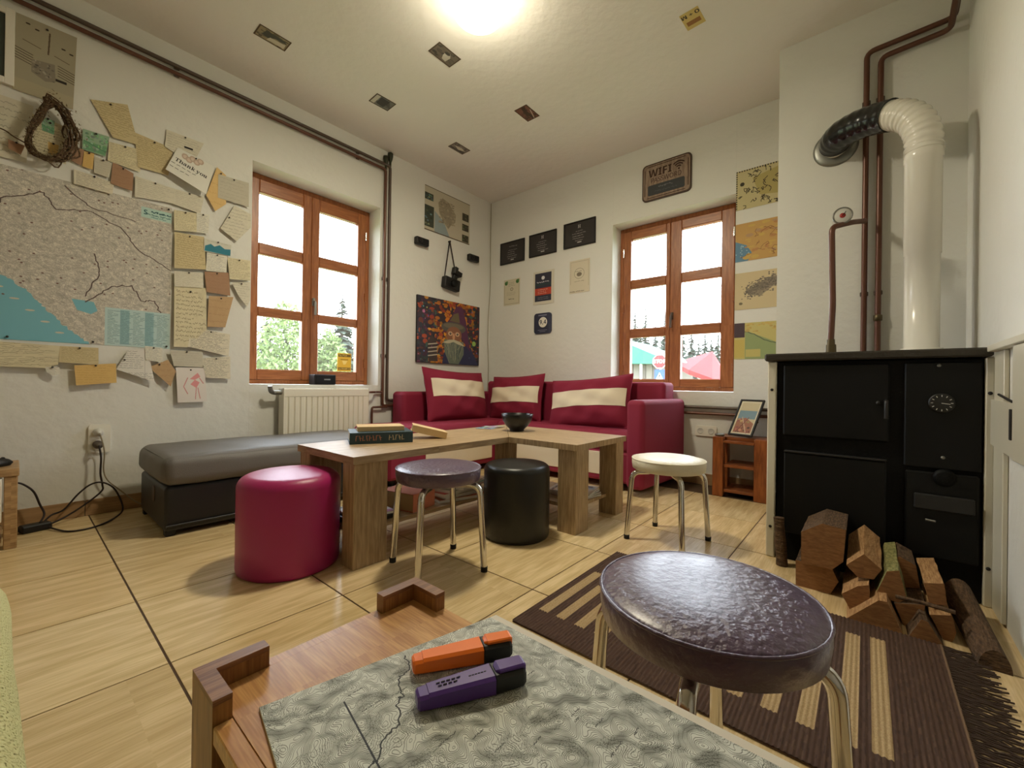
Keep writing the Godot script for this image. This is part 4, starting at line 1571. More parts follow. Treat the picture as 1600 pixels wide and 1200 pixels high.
func build_tray_table():
	var o = thing("tray_table", "small brown wooden tray table with raised L-shaped corner posts", "table")
	var s: SurfaceTool
	var x0 := 0.113
	var x1 := 0.372
	var z0 := -0.487
	var z1 := 0.10
	for c in [[x0, z0, 1, 1], [x1, z0, -1, 1], [x0, z1, 1, -1], [x1, z1, -1, -1]]:
		var a := 0.062
		var t := 0.015
		var pts := []
		for v in [Vector2(0, 0), Vector2(a, 0), Vector2(a, t), Vector2(t, t), Vector2(t, a), Vector2(0, a)]:
			pts.append(Vector2(c[0] + v.x * c[2], -(c[1] + v.y * c[3])))
		s = sst()
		prism(s, pts, on_top(0, 0, 0), 0.440)
		var leg = part("corner_post", s, M.tray_leg, o)
		s = sst()
		prism(s, pts, on_top(0, 0.4402, 0), 0.005)
		part("post_top", s, M.tray_dark, leg)
	s = sst()
	prism(s, [Vector2(x0 + 0.0155, -z0 - 0.0155), Vector2(x1 - 0.0155, -z0 - 0.0155), Vector2(x1 - 0.0155, -z1 + 0.0155), Vector2(x0 + 0.0155, -z1 + 0.0155)], on_top(0, 0.408, 0), 0.016)
	part("top_board", s, M.tray_y, o)
	# edges of the board between the posts
	s = sst()
	bx2(s, V(x0 + 0.0625, 0.408, z0 + 0.0005), V(x1 - 0.0625, 0.4235, z0 + 0.0155), 0.001)
	bx2(s, V(x1 - 0.0155, 0.408, z0 + 0.0625), V(x1 - 0.0005, 0.4235, z1 - 0.0625), 0.001)
	bx2(s, V(x0 + 0.0005, 0.408, z0 + 0.0625), V(x0 + 0.0155, 0.4235, z1 - 0.0625), 0.001)
	part("board_edge", s, M.tray_y, o)
	s = sst()
	bx2(s, V(x0 + 0.016, 0.36, z0 + 0.02), V(x0 + 0.03, 0.4075, z1 - 0.02), 0.001)
	bx2(s, V(x1 - 0.03, 0.36, z0 + 0.02), V(x1 - 0.016, 0.4075, z1 - 0.02), 0.001)
	part("apron", s, M.tray_leg, o)
	# the map sheet
	s = sst()
	prism(s, [Vector2(0.146, 0.415), Vector2(0.400, 0.358), Vector2(0.396, 0.02), Vector2(0.075, 0.02)], on_top(0, 0.4243, 0), 0.0022)
	var m := mat(Color8(226, 218, 202), 0.8)
	var mp = solo("topographic_map", s, m, "grey printed contour map sheet lying on the small tray table", "map")
	s = sst()
	prism(s, [Vector2(0.146, 0.4145), Vector2(0.391, 0.3595), Vector2(0.386, 0.02), Vector2(0.0755, 0.02)], on_top(0, 0.4265, 0), 0.0003)
	part("print", s, picture(topo_picture(), 0.75), mp)
	pen("highlighter", "orange highlighter pen with black cap lying on the map", M.orange, V(0.2645, 0.4271, -0.350), atan2(-0.055, 0.092))
	pen("highlighter", "violet highlighter pen with black cap lying on the map", M.violet, V(0.2375, 0.4271, -0.3075), atan2(-0.047, 0.090))

# ================= radiator and pipes
func build_radiator_pipes():
	var o = thing("radiator", "cream panel radiator with upright grooves below the window", "radiator")
	var s := sst()
	var pts := [Vector2(1.185, 0.0)]
	var x := 1.205
	var n := 15
	var st := (1.80 - 1.205) / n
	for i in n:
		var a := x + i * st
		pts.append(Vector2(a, 0.0))
		pts.append(Vector2(a + 0.006, -0.008))
		pts.append(Vector2(a + 0.011, -0.008))
		pts.append(Vector2(a + 0.017, 0.0))
	pts.append(Vector2(1.822, 0.0))
	pts.append(Vector2(1.822, -0.02))
	pts.append(Vector2(1.185, -0.02))
	var top := []
	for v in pts:
		top.append(v)
	# XZ profile pushed up between the plain rims
	prism(s, top, Transform3D(Basis(V(1, 0, 0), V(0, 0, 1), V(0, -1, 0)), V(0, 0.615, -3.02)), 0.40)
	bx2(s, V(1.185, 0.6151, -3.04), V(1.822, 0.672, -3.02), 0.004)
	bx2(s, V(1.185, 0.17, -3.04), V(1.822, 0.2149, -3.02), 0.004)
	part("front_panel", s, M.radiator, o)
	s = sst()
	bx2(s, V(1.19, 0.175, -3.105), V(1.817, 0.665, -3.085), 0.003)
	part("rear_panel", s, M.radiator, o)
	s = sst()
	for i in 22:
		bx2(s, V(1.192 + i * 0.028, 0.668, -3.1), V(1.192 + i * 0.028 + 0.016, 0.674, -3.03), 0.001)
	part("top_grille", s, M.radiator, o)
	for sx in [1.183, 1.817]:
		s = sst()
		bx2(s, V(sx, 0.172, -3.1), V(sx + 0.006, 0.676, -3.018), 0.002)
		part("side_cover", s, M.radiator, o)
	s = sst(true)
	tube(s, rounded_path([V(1.19, 0.645, -3.06), V(1.13, 0.645, -3.06), V(1.11, 0.655, -3.045), V(1.105, 0.69, -3.04)], 0.02), 0.015, 12)
	part("valve", s, M.tin, o)
	for y in [0.645, 0.2]:
		s = sst(true)
		tube(s, rounded_path([V(1.82, y, -3.06), V(1.9, y, -3.06), V(1.93, y, -3.105), V(2.0, y, -3.105)] if y > 0.5 else [V(1.82, y, -3.06), V(1.88, y, -3.06), V(1.9, y, -3.1), V(1.9, 0.52, -3.1), V(2.04, 0.52, -3.1)], 0.02), 0.009, 10)
		part("connecting_pipe", s, M.pipe, o)
	# ceiling-high pipes on the map wall that drop beside the window and run on behind the sofa
	var zz := ZA + 0.024
	for k in 2:
		var p = thing("wall_pipe", ["upper brown heating pipe running below the ceiling and down beside the window", "lower brown heating pipe running below the ceiling and down beside the window"][k], "pipe", Vector3.ZERO, 0.0, "heating pipes on the map wall")
		var y := 2.558 - 0.043 * k
		var dx := 2.043 if k == 0 else 2.0
		var yl := 0.575 if k == 0 else 0.53
		s = sst(true)
		tube(s, rounded_path([V(-2.19, y, zz), V(dx, y, zz), V(dx, yl, zz), V(XB - 0.026, yl, zz), V(XB - 0.026, yl, -0.405)], 0.025), 0.0115, 12)
		part("tube", s, M.pipe_grey if k == 0 else M.pipe, p)
		s = sst(true)
		tube(s, [V(dx, y, zz), V(dx, y + 0.05, zz)], 0.009, 10)
		lathe(s, [Vector2(0.009, 0), Vector2(0.016, 0.02), Vector2(0.022, 0.05), Vector2(0.022, 0.075), Vector2(0, 0.078)], 14, Transform3D(Basis(), V(dx, y + 0.035, zz)))
		part("air_vent", s, mat(Color8(52, 56, 40), 0.5, 0.3), p)
		for q in [V(0.6, y, zz - 0.01), V(1.75, y, zz - 0.01), V(dx, 1.6, zz - 0.01), V(dx, 0.95, zz - 0.01)]:
			part("clip", boxm(V(0.028, 0.028, 0.02), 0.004, q), M.pipe_grey, p)
	# thin cable hanging in the corner
	s = sst(true)
	tube(s, smooth_path([V(XB - 0.012, CE - 0.01, ZA + 0.012), V(XB - 0.014, 2.2, ZA + 0.013), V(XB - 0.016, 1.8, ZA + 0.02), V(XB - 0.03, 1.5, ZA + 0.014), V(XB - 0.035, 1.2, ZA + 0.012), V(XB - 0.02, 0.9, ZA + 0.014), V(XB - 0.03, 0.6, ZA + 0.012)], 8), 0.0035, 6)
	solo("corner_cable", s, M.grey_cable, "thin grey cable hanging down the corner of the room", "cable")
	# black speaker on the window sill
	var sp = thing("small_speaker", "small black box speaker standing on the window sill over the radiator", "speaker", V(1.53, 0.7005, -3.19), 0.06)
	part("case", boxm(V(0.17, 0.078, 0.09), 0.005, V(0, 0.039, 0)), M.black, sp)
	part("grille", boxm(V(0.155, 0.064, 0.004), 0.002, V(0, 0.039, 0.0465)), M.iron_door, sp)
	part("badge", boxm(V(0.05, 0.01, 0.002), 0.0008, V(0.01, 0.04, 0.0492)), M.tin, sp)
	# socket low on the far wall
	var so = thing("wall_socket", "white double socket low on the far wall beside the sofa arm", "socket", V(XB - 0.001, 0.40, -0.905))
	s = sst()
	prism(s, round_rect(0.15, 0.075, 0.012), Transform3D(Basis(V(0, 0, 1), V(0, 1, 0), V(-1, 0, 0)), Vector3.ZERO), 0.012)
	part("plate", s, M.white, so)
	for dz in [-0.037, 0.037]:
		s = sst(true)
		lathe(s, [Vector2(0.022, 0), Vector2(0.022, 0.003), Vector2(0.018, 0.001), Vector2(0, 0.001)], 20, Transform3D(Basis(V(0, 0, 1), PI / 2), V(-0.012, 0, dz)))
		part("outlet", s, M.gauge, so)

func build_side_table():
	var o = thing("side_table", "small orange brown wooden side table with a middle shelf by the stove", "side table")
	var s: SurfaceTool
	for l in [[3.03, 3.09, -0.785, -0.72], [3.03, 3.09, -0.54, -0.46], [3.22, 3.285, -0.785, -0.735], [3.22, 3.285, -0.51, -0.46]]:
		s = sst()
		bx2(s, V(l[0], 0, l[2]), V(l[1], 0.395, l[3]), 0.004)
		part("leg", s, M.pine_y, o)
	s = sst()
	bx2(s, V(3.035, 0.355, -0.72), V(3.28, 0.372, -0.54), 0.002)
	bx2(s, V(3.09, 0.372, -0.78), V(3.28, 0.394, -0.465), 0.002)
	part("top", s, M.pine_x, o)
	s = sst()
	bx2(s, V(3.05, 0.195, -0.72), V(3.28, 0.215, -0.54), 0.002)
	part("shelf", s, M.pine_x, o)
	s = sst()
	bx2(s, V(3.05, 0.03, -0.72), V(3.28, 0.05, -0.54), 0.002)
	part("bottom_board", s, M.pine_x, o)
	# leaning picture frame
	var X := V(-0.3, 0, 0.954)
	var Y := (Vector3.UP * cos(0.6) + V(0.954, 0, 0.3) * sin(0.6)).normalized()
	var f = thing("picture_frame", "black framed small picture leaning back on the side table", "picture frame")
	f.transform = Transform3D(Basis(X, Y, X.cross(Y)), V(3.105, 0.4015, -0.635))
	s = sst()
	for b in [[V(-0.08, 0, 0), V(-0.068, 0.285, 0.014)], [V(0.068, 0, 0), V(0.08, 0.285, 0.014)], [V(-0.068, 0, 0), V(0.068, 0.012, 0.014)], [V(-0.068, 0.273, 0), V(0.068, 0.285, 0.014)]]:
		bx2(s, b[0], b[1], 0.002)
	part("frame", s, M.black, f)
	rng.seed = 8
	var im := img(128, 240, Color8(206, 196, 168))
	im.fill_rect(Rect2i(10, 12, 108, 216), Color8(190, 176, 140))
	im.fill_rect(Rect2i(10, 70, 108, 60), Color8(112, 138, 146))
	ipoly(im, [Vector2(10, 228), Vector2(10, 150), Vector2(60, 120), Vector2(118, 160), Vector2(118, 228)], Color8(150, 98, 74))
	for i in 24:
		iell(im, rng.randf_range(14, 114), rng.randf_range(130, 224), rng.randf_range(3, 9), rng.randf_range(4, 12), Color.from_hsv(rng.randf_range(0.98, 1.12), 0.45, rng.randf_range(0.3, 0.8)))
	iline(im, Vector2(40, 120), Vector2(90, 226), 5, Color8(190, 160, 130))
	iline(im, Vector2(80, 120), Vector2(30, 226), 4, Color8(120, 70, 60))
	s = sst()
	prism(s, rect(0.136, 0.261), Transform3D(Basis(), V(0, 0.1425, 0.004)), 0.003)
	part("print", s, picture(im, 0.4), f)
	s = sst()
	bx2(s, V(-0.03, 0.01, -0.006), V(0.03, 0.22, -0.001), 0.001)
	part("backing", s, M.tray_dark, f)
	s = sst()
	box(s, V(0.0, 0.10, -0.055), V(0.05, 0.18, 0.004), 0.001, Basis(V(1, 0, 0), -0.55))
	part("strut", s, M.tray_dark, f)
	# small tin dish
	var d = thing("small_dish", "small round metal dish on the side table beside the leaning picture", "dish", V(3.075, 0.3955, -0.752))
	s = sst(true)
	lathe(s, [Vector2(0, 0), Vector2(0.026, 0), Vector2(0.032, 0.014), Vector2(0.030, 0.015), Vector2(0.024, 0.004), Vector2(0, 0.004)], 24)
	part("body", s, M.tin, d)

# ================= left edge of the picture
func build_left_corner():
	var o = thing("low_bench", "low pale wood bench with white drawer front by the map wall", "bench")
	var s := sst()
	bx2(s, V(-0.85, 0.305, -3.02), V(0.022, 0.338, -2.735), 0.003)
	part("top", s, M.bench, o)
	for l in [[-0.02, 0.018, -2.785, -2.742], [-0.02, 0.018, -3.01, -2.965], [-0.84, -0.80, -2.785, -2.742], [-0.84, -0.80, -3.01, -2.965]]:
		s = sst()
		bx2(s, V(l[0], 0, l[2]), V(l[1], 0.3045, l[3]), 0.003)
		part("leg", s, M.bench, o)
	s = sst()
	bx2(s, V(-0.79, 0.12, -2.77), V(-0.025, 0.30, -2.72), 0.003)
	var dr = part("drawer", s, M.white, o)
	s = sst(true)
	lathe(s, [Vector2(0.006, 0), Vector2(0.012, 0.012), Vector2(0, 0.016)], 12, Transform3D(Basis(V(1, 0, 0), PI / 2), V(-0.4, 0.21, -2.72)))
	part("knob", s, M.tin, dr)
	s = sst()
	bx2(s, V(-0.8, 0.03, -3.0), V(-0.025, 0.05, -2.75), 0.002)
	part("shelf", s, M.bench, o)
	# mouse
	var m = thing("computer_mouse", "black computer mouse on the low pale bench", "mouse", V(-0.045, 0.3385, -2.84), 0.4)
	s = sst(true)
	var sec := []
	for i in 9:
		var t := -1.0 + 2.0 * i / 8.0
		var r := sqrt(maxf(0.02, 1.0 - t * t))
		var ring := []
		for k in 16:
			var a := TAU * k / 16
			ring.append(V(t * 0.052, maxf(0.0, 0.012 + sin(a) * 0.024 * r), -cos(a) * -0.03 * r))
		ring.reverse()
		sec.append(ring)
	loft(s, sec, true, true)
	part("shell", s, M.black, m)
	s = sst(true)
	tube(s, [V(0.022, 0.032, -0.004), V(0.022, 0.032, 0.004)], 0.006, 10)
	part("wheel", s, M.iron_trim, m)
	# socket with plugs
	var so = thing("wall_socket", "white wall socket with two plugs below the pinned papers", "socket", V(0.30, 0.402, ZA))
	s = sst()
	prism(s, round_rect(0.085, 0.15, 0.012), Transform3D(Basis(), Vector3.ZERO), 0.012)
	part("plate", s, M.white, so)
	for y in [0.035, -0.03]:
		s = sst(true)
		lathe(s, [Vector2(0.021, 0), Vector2(0.021, 0.025), Vector2(0.014, 0.04), Vector2(0.009, 0.05), Vector2(0, 0.05)], 20, Transform3D(Basis(V(1, 0, 0), PI / 2), V(-0.006, y, 0.012)))
		part("plug", s, M.gauge if y > 0 else mat(Color8(90, 80, 72), 0.6), so)
	# power adapter and cables
	var ad = thing("power_adapter", "black power adapter lying on the floor beside the low bench", "adapter", V(0.075, 0.0, -2.985), 0.25)
	part("case", boxm(V(0.10, 0.034, 0.055), 0.006, V(0, 0.0175, 0)), M.black, ad)
	var cabs := [
		["black power cable dropping from the wall socket to the adapter", [V(0.294, 0.372, -3.07), V(0.302, 0.308, -3.065), V(0.300, 0.225, -3.06), V(0.308, 0.166, -3.06), V(0.304, 0.130, -3.06), V(0.239, 0.070, -3.06), V(0.172, 0.027, -3.05), V(0.125, 0.018, -3.0)], 0.0042],
		["black cable making a wide loop against the skirting", [V(0.10, 0.03, -3.0), V(0.128, 0.046, -3.06), V(0.171, 0.065, -3.06), V(0.220, 0.133, -3.06), V(0.265, 0.174, -3.06), V(0.308, 0.178, -3.055), V(0.353, 0.138, -3.06), V(0.384, 0.057, -3.06), V(0.384, 0.006, -3.056), V(0.318, 0.005, -2.908), V(0.244, 0.005, -2.835), V(0.171, 0.005, -2.85), V(0.118, 0.012, -2.96)], 0.0042],
		["short black cable rising from the adapter behind the bench", [V(0.09, 0.034, -2.99), V(0.105, 0.06, -3.05), V(0.090, 0.108, -3.06), V(0.069, 0.174, -3.06), V(0.032, 0.217, -3.06), V(0.0, 0.23, -3.05)], 0.0042],
		["thin grey cable from the upper plug behind the ottoman", [V(0.296, 0.437, -3.07), V(0.316, 0.34, -3.085), V(0.315, 0.239, -3.09), V(0.332, 0.179, -3.09), V(0.38, 0.12, -3.08), V(0.44, 0.05, -3.07), V(0.5, 0.006, -3.06)], 0.003],
	]
	for c in cabs:
		s = sst(true)
		tube(s, smooth_path(c[1], 6), c[2], 8)
		solo("power_cable", s, M.grey_cable if c[2] < 0.004 else M.cable, c[0], "cable")
	# green plush armchair, only its arm reaches the view
	var g = thing("armchair", "pale green plush armchair arm at the floor tiles' edge", "armchair", V(0, 0, 0))
	s = sst(true)
	rbox(s, V(-0.075, 0.28, -0.37), V(0.165, 0.50, 0.68), 0.05, Basis(V(0, 1, 0), 0.02), 0.004, 8.0, 5)
	part("armrest", s, M.green_plush, g)
	s = sst(true)
	rbox(s, V(-0.43, 0.25, -0.36), V(0.56, 0.3, 0.6), 0.05)
	part("seat", s, M.green_plush, g)
	for p in [V(-0.08, 0, -0.62), V(-0.08, 0, -0.1), V(-0.68, 0, -0.6), V(-0.68, 0, -0.1)]:
		s = sst(true)
		lathe(s, [Vector2(0, 0), Vector2(0.015, 0), Vector2(0.022, 0.11), Vector2(0, 0.11)], 12, Transform3D(Basis(), p))
		part("leg", s, M.tray_dark, g)

# ================= the wall of papers
func build_wall_map():
	var w := 900
	var h := 980
	var nz := FastNoiseLite.new()
	nz.seed = 5
	nz.frequency = 0.03
	nz.fractal_octaves = 5
	var a := nz.get_image(w, h, false, false, true).get_data()
	nz.seed = 6
	nz.frequency = 0.012
	var b := nz.get_image(w, h, false, false, true).get_data()
	var data := PackedByteArray()
	data.resize(w * h * 3)
	var k := 0
	for y in h:
		for x in w:
			var i := y * w + x
			var x2 := mini(x + 1, w - 1)
			var y2 := mini(y + 1, h - 1)
			var v := 0.90 + (a[i] - 128) / 255.0 * 0.18
			# minor roads as level lines of two noises
			if b[i] / 7 != b[y * w + x2] / 7 or b[i] / 7 != b[y2 * w + x] / 7:
				v -= 0.17
			if (a[i] > 150) != (a[y * w + x2] > 150):
				v -= 0.08
			data[k] = clampi(int(v * 246), 0, 255)
			data[k + 1] = clampi(int(v * 238), 0, 255)
			data[k + 2] = clampi(int(v * 222), 0, 255)
			k += 3
	var im := Image.create_from_data(w, h, false, Image.FORMAT_RGB8, data)
	rng.seed = 21
	# coast: the map spans x -0.42..0.59, y 0.90..1.727
	var P := func(x: float, y: float) -> Vector2:
		return Vector2((x + 0.42) / 1.01 * w, (1.727 - y) / 0.827 * h)
	var sea := Color8(122, 182, 196)
	var coast := []
	var cl := [P.call(-0.42, 1.40), P.call(-0.2, 1.30), P.call(-0.07, 1.22), P.call(0.0, 1.175), P.call(0.06, 1.12), P.call(0.11, 1.05), P.call(0.17, 0.98), P.call(0.235, 0.925), P.call(0.27, 0.895)]
	for i in cl.size() - 1:
		for q in 8:
			coast.append(cl[i].lerp(cl[i + 1], q / 8.0) + Vector2(rng.randf_range(-7, 7), rng.randf_range(-7, 7)))
	coast.append(cl[cl.size() - 1])
	coast.append(Vector2(0, h))
	ipoly(im, coast, sea)
	ipoly(im, [P.call(0.19, 1.13), P.call(0.27, 1.125), P.call(0.285, 1.08), P.call(0.26, 1.06), P.call(0.21, 1.075)], sea)
	for i in 5:
		var c: Vector2 = P.call(-0.05 + i * 0.05, 1.15 - i * 0.05)
		iell(im, c.x, c.y, 14, 5, Color8(206, 196, 178))
	# borders and main roads
	for r in [[P.call(-0.1, 1.46), P.call(-0.03, 1.58), P.call(0.09, 1.64), P.call(0.13, 1.57), P.call(0.24, 1.60), P.call(0.37, 1.55), P.call(0.45, 1.44), P.call(0.589, 1.36)], [P.call(0.24, 1.12), P.call(0.34, 1.22), P.call(0.42, 1.24), P.call(0.46, 1.16), P.call(0.52, 1.17), P.call(0.56, 1.06)], [P.call(0.27, 1.38), P.call(0.29, 1.27), P.call(0.24, 1.15)], [P.call(0.16, 1.7), P.call(0.26, 1.62), P.call(0.43, 1.6)]]:
		for i in r.size() - 1:
			var p: Vector2 = r[i]
			for q in 7:
				var t: Vector2 = r[i].lerp(r[i + 1], (q + 1) / 7.0) + Vector2(rng.randf_range(-6, 6), rng.randf_range(-6, 6)) * (0.0 if q == 6 else 1.0)
				iline(im, p, t, 4, Color8(92, 76, 72))
				p = t
	for i in 90:
		iell(im, rng.randf() * w, rng.randf() * h * 0.75, 4, 4, Color8(120, 92, 84))
	# legend and title
	var lg: Vector2 = P.call(0.315, 1.105)
	im.fill_rect(Rect2i(int(lg.x), int(lg.y), w - int(lg.x), h - int(lg.y)), Color8(184, 208, 206))
	for c in 5:
		var x := int(lg.x) + 10 + c * 46
		if c == 1 or c == 3:
			im.fill_rect(Rect2i(x - 2, int(lg.y) + 8, 34, h - int(lg.y) - 20), Color8(146, 182, 186))
		iwrite(im, x, int(lg.y) + 14, x + 34, h - 10, 22, Color8(96, 128, 134), 2, 1.5)
	var tl: Vector2 = P.call(0.455, 1.695)
	im.fill_rect(Rect2i(int(tl.x), int(tl.y), w - int(tl.x), 70), Color8(178, 206, 196))
	iwrite(im, int(tl.x) + 40, int(tl.y) + 12, w - 6, int(tl.y) + 34, 1, Color8(52, 92, 96), 4, 6.0)
	iwrite(im, int(tl.x) + 14, int(tl.y) + 36, w - 6, int(tl.y) + 50, 1, Color8(62, 102, 104), 3, 4.0)
	iwrite(im, int(tl.x) + 40, int(tl.y) + 52, w - 6, int(tl.y) + 64, 1, Color8(90, 130, 128), 3, 3.0)
	var s := sst()
	prism(s, rect(1.01, 0.825), on_a(0.085, 1.3145, 0.001), 0.0008)
	var o = solo("wall_map", s, picture(im, 0.8), "large road map with blue sea pinned among the papers", "map")
	lettering("S", 0.028, on_a(0.474, 1.668, 0.002), mat(Color8(52, 92, 96), 0.8), o, 0.0003, "Droid Sans", true)
	for p in [Vector2(0.575, 1.715), Vector2(0.575, 0.915), Vector2(-0.02, 0.915), Vector2(0.27, 0.915)]:
		pin(o, p, 0.002)

func pin(o, p: Vector2, off: float):
	var s := sst(true)
	lathe(s, [Vector2(0.0015, 0), Vector2(0.0015, 0.004), Vector2(0.0052, 0.005), Vector2(0.0045, 0.009), Vector2(0, 0.010)], 10, Transform3D(Basis(V(1, 0, 0), PI / 2), V(p.x, p.y, ZA + off)))
	part("pin", s, M.pin, o)

func paper_materials() -> Dictionary:
	var d := {}
	rng.seed = 33
	var cream := Color8(216, 206, 172)
	var white := Color8(222, 218, 202)
	var kinds := [["cream", cream, Color8(120, 108, 84), 12], ["white", white, Color8(96, 96, 104), 10], ["pencil", Color8(214, 208, 188), Color8(150, 144, 126), 9], ["dense", Color8(220, 212, 190), Color8(110, 104, 92), 18], ["tan", Color8(204, 188, 146), Color8(140, 122, 86), 14], ["kraft", Color8(188, 156, 116), Color8(156, 122, 84), 4], ["brown", Color8(166, 130, 102), Color8(136, 100, 74), 3], ["yellow", Color8(216, 180, 112), Color8(184, 146, 80), 8], ["grey", Color8(196, 190, 172), Color8(160, 152, 134), 6], ["peach", Color8(222, 188, 128), Color8(196, 158, 98), 4]]
	for k in kinds:
		var im := img(160, 128, k[1])
		for i in 160:
			im.fill_rect(Rect2i(rng.randi() % 160, rng.randi() % 128, 6 + rng.randi() % 20, 3 + rng.randi() % 8), k[1].lerp(k[2], rng.randf() * 0.10))
		iwrite(im, 10, 10, 150, 118, k[3], k[2], 1, 2.5)
		d[k[0]] = picture(im)
	# special prints
	var im := img(160, 200, Color8(224, 216, 208))
	for q in [[Vector2(110, 30), Vector2(124, 52), Vector2(96, 70), Vector2(70, 66), Vector2(92, 46)], [Vector2(96, 70), Vector2(120, 84), Vector2(104, 116), Vector2(74, 96)]]:
		ipoly(im, q, Color8(222, 150, 150))
	for l in [[Vector2(60, 60), Vector2(40, 110)], [Vector2(40, 110), Vector2(60, 150)], [Vector2(104, 116), Vector2(100, 180)], [Vector2(112, 116), Vector2(124, 176)], [Vector2(120, 60), Vector2(140, 90)]]:
		iline(im, l[0], l[1], 4, Color8(206, 140, 140))
	d.flamingo = picture(im)
	im = img(160, 90, Color8(206, 204, 190))
	ipoly(im, [Vector2(4, 86), Vector2(8, 50), Vector2(40, 30), Vector2(60, 44), Vector2(90, 26), Vector2(120, 46), Vector2(154, 40), Vector2(156, 86)], Color8(54, 126, 146))
	iwrite(im, 20, 6, 140, 22, 1, Color8(110, 110, 100), 1, 2.0)
	d.mountain = picture(im)
	im = img(180, 110, Color8(150, 178, 150))
	im.fill_rect(Rect2i(6, 60, 168, 44), Color8(110, 158, 120))
	for i in 60:
		iell(im, rng.randf_range(10, 170), rng.randf_range(10, 100), rng.randf_range(3, 14), rng.randf_range(2, 8), Color.from_hsv(rng.randf_range(0.3, 0.42), rng.randf_range(0.1, 0.35), rng.randf_range(0.5, 0.82)))
	iline(im, Vector2(10, 60), Vector2(170, 90), 5, Color8(90, 140, 104))
	d.green = picture(im)
	im = img(180, 150, Color8(224, 222, 212))
	for i in 5:
		iell(im, 70 + i * 14, 26 + (i % 2) * 8, 12, 12, Color8(190, 168, 150))
		iell(im, 70 + i * 14, 26 + (i % 2) * 8, 7, 7, Color8(214, 194, 178))
	d.thank = picture(im)
	im = img(160, 128, Color8(218, 214, 204))
	im.fill_rect(Rect2i(12, 92, 24, 18), Color8(120, 112, 106))
	iwrite(im, 14, 10, 110, 80, 9, Color8(110, 108, 104), 1, 1.5)
	iline(im, Vector2(118, 6), Vector2(118, 120), 1, Color8(140, 136, 130))
	iwrite(im, 46, 92, 150, 118, 4, Color8(110, 108, 104), 1, 1.5)
	d.postcard = picture(im)
	im = img(200, 360, Color8(168, 160, 138))
	for q in [[44, 44], [72, 56], [156, 96], [182, 106]]:
		iell(im, q[0], q[1] - 10, 7, 4, Color8(70, 60, 48))
	iline(im, Vector2(112, 40), Vector2(108, 140), 5, Color8(96, 82, 66))
	iline(im, Vector2(30, 116), Vector2(84, 128), 3, Color8(110, 98, 80))
	iline(im, Vector2(128, 136), Vector2(176, 148), 3, Color8(110, 98, 80))
	for i in 5:
		iline(im, Vector2(6, 160 + i * 12), Vector2(60, 172 + i * 12), 3, Color8(92, 80, 64))
		iline(im, Vector2(140, 176 + i * 12), Vector2(196, 190 + i * 12), 3, Color8(92, 80, 64))
	ipoly(im, [Vector2(56, 190), Vector2(128, 176), Vector2(132, 258), Vector2(100, 272), Vector2(56, 250)], Color8(140, 132, 118))
	for i in 30:
		iell(im, rng.randf_range(60, 126), rng.randf_range(190, 262), rng.randf_range(2, 6), rng.randf_range(2, 5), Color8(90, 84, 78).lerp(Color8(180, 172, 156), rng.randf()))
	im.fill_rect(Rect2i(132, 240, 36, 12), Color8(44, 38, 32))
	im.fill_rect(Rect2i(0, 300, 200, 60), Color8(176, 166, 140))
	d.schematic = picture(im)
	return d

